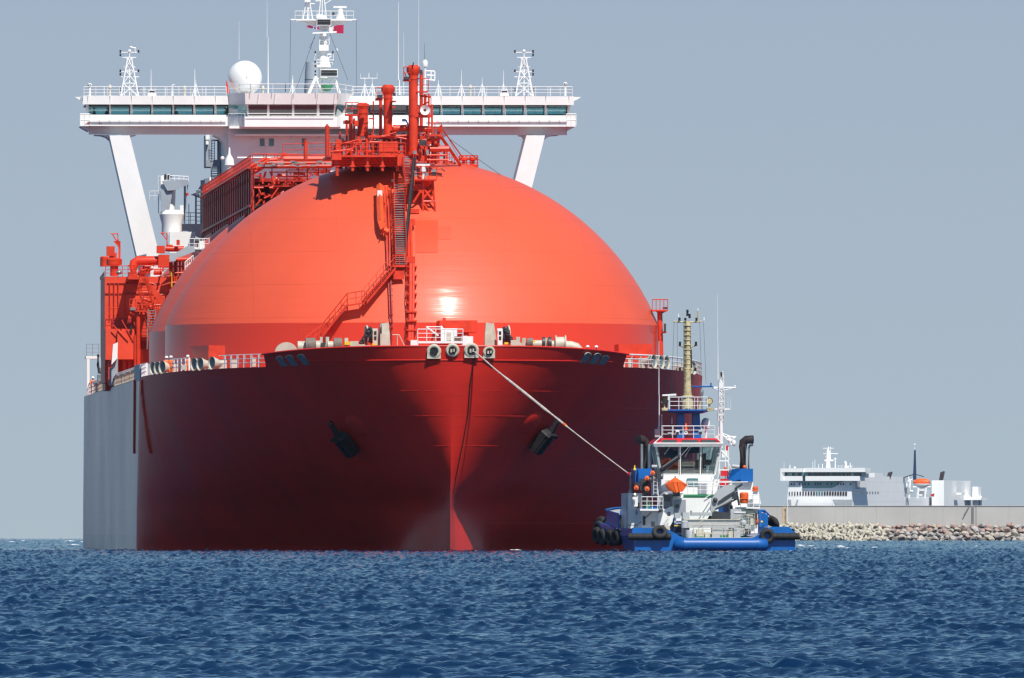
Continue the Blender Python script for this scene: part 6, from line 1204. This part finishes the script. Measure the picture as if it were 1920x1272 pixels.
# ---------------------------------------------------------------- breakwater wall and its rock armour
DB = 2850.0; ZB = -DB * DB / (2 * RE)
def bw(px, py, d): return Vector(((px - CX) / F * d, d, EYE + (HOR - py) / F * d))
paint('concrete', (0.46, 0.445, 0.425), 0.85, 0.10, 0.15, streak=0.25, dirt=(0.32, 0.30, 0.28), seam=[(0, 6.1, 0.10)])
paint('concrete_dark', (0.20, 0.20, 0.21), 0.85, 0.1, 0.5); paint('rust_pale', (0.58, 0.42, 0.26), 0.8, 0.3, 1.0)
x0, x1 = bw(1180, 950, DB).x, bw(2700, 950, DB).x; zt_ = bw(1700, 949.5, DB).z
wl = tag(MB().bx(x0, x1, DB, DB + 3, ZB - 1, zt_).build('breakwater_wall', 'concrete'), 'long pale grey concrete breakwater wall behind the tug', 'wall')
MB().bx(x0, x1, DB - .12, DB + 3.1, zt_, zt_ + .12).build('wall_coping', 'concrete', wl)
o = MB(); o.bx(bw(1467, 0, DB).x, bw(1473.5, 0, DB).x, DB - .05, DB - .02, ZB, zt_ + .02); o.build('rust_stripe', 'rust_pale', wl)
o = MB(); o.bx(bw(1822.5, 0, DB).x, bw(1826, 0, DB).x, DB - .3, DB - .02, ZB, zt_ - .05); o.bx(bw(1830, 0, DB).x, bw(1830.6, 0, DB).x, DB - .1, DB - .02, ZB, zt_ - .05); o.build('drain_pipe', 'concrete_dark', wl)
tag(MB().tube(bw(1807, 967, DB - .5), bw(1818, 948, DB - .2), .10, n=8).build('leaning_pole', 'concrete_dark'), 'dark thin pole leaning against the breakwater wall near the ferry stern', 'pole')
tag((lambda m_: (m_.tube(bw(1476.5, 985, DB - 1), bw(1476.5, 944, DB - 1), .07, n=6), m_.lathe(bw(1476.5, 945, DB - 1), [(.01, 0), (.14, .05), (.14, .25), (.01, .3)], 8))[0])(MB()).build('marker_post', 'clean_white'), 'thin white marker post at the foot of the breakwater wall beside the rust stripe', 'post')
struct(MB().prism([(x0, DB, ZB - 1), (x0, DB, ZB + 2.9), (x0, DB - 1.2, ZB + 2.6), (x0, DB - 7.0, ZB - .9)], (x1 - x0, 0, 0)).build('rubble_slope', 'concrete_dark'))
import bmesh
def rock_mesh(name, kind, seed):
    r = random.Random(seed); bm = bmesh.new()
    if kind == 'boulder':
        for k in range(16):
            v = Vector((r.gauss(0, 1), r.gauss(0, 1), r.gauss(0, 1))).normalized(); v = Vector((v.x * r.uniform(.8, 1.15), v.y * r.uniform(.75, 1.05), v.z * r.uniform(.6, .85))); bm.verts.new(v)
        bmesh.ops.convex_hull(bm, input=bm.verts)
        bmesh.ops.delete(bm, geom=[v for v in bm.verts if not v.link_faces], context='VERTS')
        bmesh.ops.bevel(bm, geom=bm.edges[:], offset=.09, segments=1, affect='EDGES')
    else:                                                # four-legged concrete block
        for d_ in (Vector((0, 0, 1)), Vector((.94, 0, -.33)), Vector((-.47, .82, -.33)), Vector((-.47, -.82, -.33))):
            bmesh.ops.create_cone(bm, cap_ends=True, segments=7, radius1=.55, radius2=.36, depth=1.15, matrix=Matrix.Translation(d_ * .55) @ d_.to_track_quat('Z', 'Y').to_matrix().to_4x4())
        for v in bm.verts: v.co += Vector((r.uniform(-.05, .05), r.uniform(-.05, .05), r.uniform(-.05, .05)))
    me = bpy.data.meshes.new(name); bm.to_mesh(me); bm.free(); return me
paint('block_pale', (0.53, 0.49, 0.40), 0.9, 0.22, 1.2); paint('rock_beige', (0.47, 0.41, 0.34), 0.9, 0.25, 1.5); paint('rock_pink', (0.42, 0.29, 0.25), 0.9, 0.25, 1.5); paint('rock_grey', (0.42, 0.39, 0.37), 0.9, 0.25, 1.5); paint('rock_wet', (0.13, 0.12, 0.11), 0.5, 0.3, 1.5)
KINDS_ = {}
for mt in ('rock_beige', 'rock_pink', 'rock_grey', 'rock_wet'):
    for k in range(5):
        me = rock_mesh('boulder', 'boulder', 10 + k); me.materials.append(MATS[mt]); KINDS_.setdefault(mt, []).append(me)
for k in range(3): me = rock_mesh('armour_block', 'block', 40 + k); me.materials.append(MATS['block_pale']); KINDS_.setdefault('block_pale', []).append(me)
rg = random.Random(11)
LBL = {'rock_beige': ('beige granite boulder on the rock slope below the breakwater wall', 'beige boulders of the breakwater'), 'rock_pink': ('pink granite boulder in the top rows of the breakwater slope', 'pink boulders of the breakwater'), 'rock_grey': ('grey granite boulder on the rock slope below the breakwater wall', 'grey boulders of the breakwater'), 'rock_wet': ('dark wet boulder at the waterline of the breakwater', 'wet boulders at the waterline'), 'block_pale': ('pale four-legged concrete armour block on the breakwater slope beside the tug', 'pale concrete armour blocks')}
rows = 5; ROCKS = {}
ZL = (1500, 1565, 1610, 1655, 1700, 1760, 1810, 1860, 1e9)
ZN = ('right beside the tug', 'below the ferry bridge', 'below the ferry front corner', 'left of the pink boulders', 'below the ferry side', 'below the orange lifeboat', 'below the white ferry casing', 'below the dark drain pipe', 'towards the right photo edge')
RN = ('top row', 'second row', 'middle row', 'fourth row', 'waterline row'); ON = ('first', 'second', 'third', 'fourth', 'fifth', 'sixth', 'seventh', 'eighth', 'ninth', 'tenth')
KN = {'rock_beige': 'beige boulder', 'rock_pink': 'pink boulder', 'rock_grey': 'grey boulder', 'rock_wet': 'dark wet boulder', 'block_pale': 'pale concrete armour block'}
for j in range(rows):
    tj = j / (rows - 1)                                  # 0 top, 1 waterline
    yy = DB - 1.4 - 5.3 * tj; zz = ZB + 2.75 - 2.75 * tj
    px = 1452.0 + rg.uniform(0, 8)
    while px < 1965:
        zone = px + rg.uniform(-14, 14)
        blk = zone < 1648
        if blk: mt = 'block_pale' if (j < 4 or rg.random() < .45) else 'rock_wet'
        elif j == 4: mt = rg.choice(['rock_wet', 'rock_wet', 'rock_grey', 'rock_beige'])
        elif j <= 1 and (zone < 1830 or rg.random() < .4): mt = rg.choice(['rock_pink', 'rock_pink', 'rock_beige'])
        else: mt = rg.choice(['rock_beige', 'rock_grey', 'rock_beige', 'rock_grey', 'rock_pink' if rg.random() < .3 else 'rock_beige'])
        o = bpy.data.objects.new('armour_block' if mt == 'block_pale' else 'boulder', rg.choice(KINDS_[mt])); col.objects.link(o)
        sc_ = rg.uniform(.52, .74) if blk else rg.uniform(.50, 1.0)
        o.location = ((px - CX) / F * yy, yy + rg.uniform(-.3, .3), zz + rg.uniform(-.2, .25)); o.scale = (sc_ * rg.uniform(.9, 1.3), sc_, sc_ * rg.uniform(.8, 1.1)); o.rotation_euler = (rg.uniform(-.5, .5), rg.uniform(-.5, .5), rg.uniform(0, 6.3)) if not blk else (rg.uniform(0, 6), rg.uniform(0, 6), rg.uniform(0, 6))
        tag(o, None, 'armour block' if mt == 'block_pale' else 'rock', LBL[mt][1]); ROCKS.setdefault((mt, j, next(k for k, lim in enumerate(ZL) if zone < lim)), []).append((px, o))
        px += sc_ * rg.uniform(13, 17.5) * (1.0 if blk else 1.05)
for (mt, j, zn), lst in ROCKS.items():
    lst.sort(key=lambda a: a[0])
    for k, (_, o) in enumerate(lst): o['label'] = (ON[k] + ' ' if len(lst) > 1 else '') + KN[mt] + (' from left' if len(lst) > 1 else '') + ' in the ' + RN[j] + ' ' + ZN[zn]
# ---------------------------------------------------------------- flags
def flag(name, pix, y, mats, bands, label, cross=None):
    """cloth between four corner pixels with a wave in it; bands = hoist-to-fly limits"""
    n, k = 18, 8; V = []
    (ax, ay), (bx_, by), (cx_, cy), (dx, dy) = pix
    for j in range(k + 1):
        for i in range(n + 1):
            u, v = i / n, j / k; px = (ax * (1 - u) + bx_ * u) * (1 - v) + (dx * (1 - u) + cx_ * u) * v; py = (ay * (1 - u) + by * u) * (1 - v) + (dy * (1 - u) + cy * u) * v
            V.append(CF.world(c(px, py, y) + Vector((0, .12 * math.sin(u * 8 + v), 0))))
    mb = MB().add(V, [(j * (n + 1) + i, j * (n + 1) + i + 1, (j + 1) * (n + 1) + i + 1, (j + 1) * (n + 1) + i) for j in range(k) for i in range(n)])
    o = mb.build(name, mats[0])
    for m_ in mats[1:]: o.data.materials.append(MATS[m_])
    for q, pl in enumerate(o.data.polygons): pl.material_index = bands((q % n + .5) / n, (q // n + .5) / k)
    return tag(o, label, 'flag')
paint('flag_red', (0.55, 0.015, 0.06), 0.8, 0.1, 1.0); paint('flag_maroon', (0.42, 0.008, 0.06), 0.8, 0.1, 1.0); paint('flag_blue', (0.02, 0.05, 0.25), 0.8); paint('flag_white', (0.75, 0.73, 0.75), 0.8)
flag('flag', [(600, 50), (576, 47), (575, 51.5), (599, 56)], YB + 9, ['flag_red', 'flag_blue', 'flag_white'], lambda u, v: 1 if abs(u - .36) < .07 or abs(v - .5) < .08 else 2 if abs(u - .36) < .13 or abs(v - .5) < .17 else 0, 'red flag with a blue and white cross, left of the radar mast')
flag('flag', [(617, 48), (644.5, 46.5), (644, 63), (617, 62)], YB + 9, ['flag_maroon', 'flag_white'], lambda u, v: 1 if u < .26 + .06 * ((v * 4.5) % 1) else 0, 'white and maroon flag, right of the radar mast')
# ---------------------------------------------------------------- people
paint('skin', (0.48, 0.27, 0.18), 0.6, 0.05, 3.0); paint('coverall', (0.85, 0.17, 0.04), 0.8, 0.1, 4.0); paint('dark_cloth', (0.03, 0.03, 0.045), 0.8, 0.1, 4.0); paint('helmet', (0.85, 0.85, 0.83), 0.3, 0.02)
def person(pos, face, label, suit='coverall', helmet=True, arm=0.25):
    """standing figure grown with a skin modifier; pos = world place of the feet"""
    def fig(name, J, E, rad, mat, par):
        me = bpy.data.meshes.new(name); me.from_pydata([tuple(j) for j in J], E, []); o = bpy.data.objects.new(name, me); col.objects.link(o)
        sk = o.modifiers.new('Skin', 'SKIN'); sk.use_smooth_shade = True
        for q, v in enumerate(me.skin_vertices[0].data if me.skin_vertices else []): v.radius = rad[q]
        ss = o.modifiers.new('Subdivision', 'SUBSURF'); ss.levels = 1; ss.render_levels = 1
        me.materials.append(MATS[mat])
        if par: o.parent = par
        return o
    def mk(name, J, E, rad, mat, par):
        bm = bmesh.new(); lay = bm.verts.layers.skin.verify(); vs = []
        for q, j in enumerate(J): v = bm.verts.new(j); v[lay].radius = rad[q]; v[lay].use_root = (q == 0); vs.append(v)
        for a, b_ in E: bm.edges.new((vs[a], vs[b_]))
        me = bpy.data.meshes.new(name); bm.to_mesh(me); bm.free(); o = bpy.data.objects.new(name, me); col.objects.link(o)
        o.modifiers.new('Skin', 'SKIN').use_smooth_shade = True; ss = o.modifiers.new('Subdivision', 'SUBSURF'); ss.levels = ss.render_levels = 1
        me.materials.append(MATS[mat])
        if par: o.parent = par
        return o
    a = arm
    J = [(0, 0, .95), (0, 0, 1.2), (0, .01, 1.42), (0, 0, 1.53), (0, -.01, 1.62), (0, -.01, 1.72), (.19, 0, 1.42), (.27, -.02, 1.15), (.24, -.02 - a, 1.0), (.22, -.05 - a * 1.3, .93), (-.19, 0, 1.42), (-.27, -.02, 1.15), (-.25, -.06 - a * .4, .92), (-.25, -.08 - a * .5, .84), (.10, 0, .88), (.11, -.01, .5), (.11, .02, .09), (.12, -.13, .05), (-.10, 0, .88), (-.11, -.01, .5), (-.11, .02, .09), (-.12, -.13, .05)]
    E = [(0, 1), (1, 2), (2, 3), (3, 4), (4, 5), (2, 6), (6, 7), (7, 8), (8, 9), (2, 10), (10, 11), (11, 12), (12, 13), (0, 14), (14, 15), (15, 16), (16, 17), (0, 18), (18, 19), (19, 20), (20, 21)]
    rad = [(.15, .11), (.14, .10), (.16, .10), (.06, .06), (.09, .10), (.07, .08), (.07, .07), (.05, .05), (.04, .04), (.04, .025), (.07, .07), (.05, .05), (.04, .04), (.04, .025), (.09, .09), (.065, .065), (.05, .05), (.04, .04), (.09, .09), (.065, .065), (.05, .05), (.04, .04)]
    body = mk('person', J, E, rad, 'skin', None); body.location = pos; body.rotation_euler = (0, 0, face); tag(body, label, 'person')
    keep = [0, 1, 2, 6, 7, 8, 10, 11, 12, 14, 15, 16, 18, 19, 20]; ix = {k: q for q, k in enumerate(keep)}
    mk('coverall' if suit == 'coverall' else 'clothes', [J[k] for k in keep], [(ix[a_], ix[b_]) for a_, b_ in E if a_ in ix and b_ in ix], [(rad[k][0] + .022, rad[k][1] + .022) for k in keep], suit, body)
    if helmet:
        MB().lathe((0, -.01, 1.70), [(.17, 0), (.15, .01), (.145, .06), (.11, .12), (.05, .15), (.01, .155)], 16).box((0, -.15, 1.705), (.16, .09, .015)).build('helmet', 'helmet', body)
    else: MB().lathe((0, 0, 1.66), [(.105, 0), (.11, .06), (.08, .12), (.01, .14)], 12).build('hair', 'black', body)
    return body
def onship(px, y, z): v = c(px, 690, y); return CF.world((v.x, v.y, z))
def sdeck(px):
    yy = 20
    for _ in range(8):
        x = abs(c(px, 690, yy).x) + .5; s0 = next((q / 10 for q in range(0, 640) if hull_pt(q / 10, 15.4)[0] > x), 60); yy = hull_pt(s0, 15.4)[1] + 1.0
    return yy
person(onship(312, sdeck(312) + .8, 15.0), .5, 'crew member in orange coverall and white helmet, left one of the pair at the rail')
person(onship(320.5, sdeck(320), 15.0), -.3, 'crew member in orange coverall and white helmet, right one of the pair at the rail')
person(onship(352, sdeck(352), 15.0), .2, 'crew member in orange coverall alone at the rail beside the black cowl mouths', arm=.1)
person(onship(1102, ydeck(1102) - .6, 15.55), 0, 'left one of two white helmets showing above the bow bulwark')
person(onship(1118, ydeck(1118) - .6, 15.55), .3, 'right one of two white helmets showing above the bow bulwark')
person(onship(174, 212, 14.95), .4, 'crew member in white helmet far aft by the pale side screens')
zb = c(600, 235.5, YB).z
person(onship(176, YB + 1.6, zb), 1.2, 'dark figure behind the leftmost wheelhouse window', 'dark_cloth', False)
person(onship(201, YB + 2.6, zb), -.8, 'dark figure leaning beside the first post of the wheelhouse windows', 'dark_cloth', False, .35)
person(onship(328, YB + 1.6, zb), .3, 'dark figure at the edge of the fifth wheelhouse window', 'dark_cloth', False)

# ---------------------------------------------------------------- foam flecks at the waterlines and in the wake
paint('foam', (0.72, 0.76, 0.78), 0.8, 0.1, 3.0)
def foam(label, spots, seed):
    r = random.Random(seed); mb = MB()
    for px, py, dpx, n, ln in spots:
        # the row fixes the distance on the curved sea
        a = (py - HOR) / F; lo, hi = 100, 4900
        disc = a * a - 2 * EYE / RE; d0 = RE * (a - math.sqrt(disc)) if disc > 0 else 4500
        for k in range(n):
            y = d0 * (1 + r.uniform(-.010, .010)); x = (px + r.uniform(-dpx, dpx) - CX) / F * y; l = ln * r.uniform(.4, 1.3); w_ = l * r.uniform(.25, .6)
            z = make_sea.h(x, y) + .03; m_ = 9; ring = [(x + l * math.cos(2 * math.pi * q / m_) * r.uniform(.55, 1), y + w_ * math.sin(2 * math.pi * q / m_) * r.uniform(.5, 1), z + r.uniform(-.01, .01)) for q in range(m_)]
            mb.add([(x, y, z + .07 * l + .03)] + ring, [(0, 1 + q, 1 + (q + 1) % m_) for q in range(m_)])
    o = mb.build('sea_foam', 'foam'); o['kind'] = 'stuff'; return o
foam('', [(880, 1034.5, 20, 8, .4), (965, 1034.3, 25, 16, .5), (1010, 1034, 40, 8, .3), (760, 1034.6, 60, 10, .25), (540, 1035, 160, 20, .2), (1300, 1037, 110, 40, .18), (1485, 1036.5, 14, 10, .3), (1520, 1029, 28, 20, .7), (1570, 1028.5, 40, 14, .6), (1620, 1030, 60, 10, .6), (210, 1029.5, 60, 30, .5)], 5)
foam('', [(90, 1018, 70, 16, 1.1), (120, 1024, 60, 14, .9), (1700, 1027, 140, 14, .5)], 6)
# ---------------------------------------------------------------- summer haze over the water
hz = MB().bx(-1400, 1400, -40, 5600, -4, 75).build('haze', None, smooth=False); hz['kind'] = 'stuff'
m = bpy.data.materials.new('haze_air'); m.use_nodes = True; m.node_tree.nodes.remove(m.node_tree.nodes['Principled BSDF'])
pv = m.node_tree.nodes.new('ShaderNodeVolumePrincipled'); pv.inputs['Color'].default_value = (0.86, 0.92, 1.0, 1); pv.inputs['Density'].default_value = 1.1e-5; pv.inputs['Anisotropy'].default_value = 0.3
m.node_tree.links.new(pv.outputs[0], m.node_tree.nodes['Material Output'].inputs['Volume']); hz.data.materials.append(m)
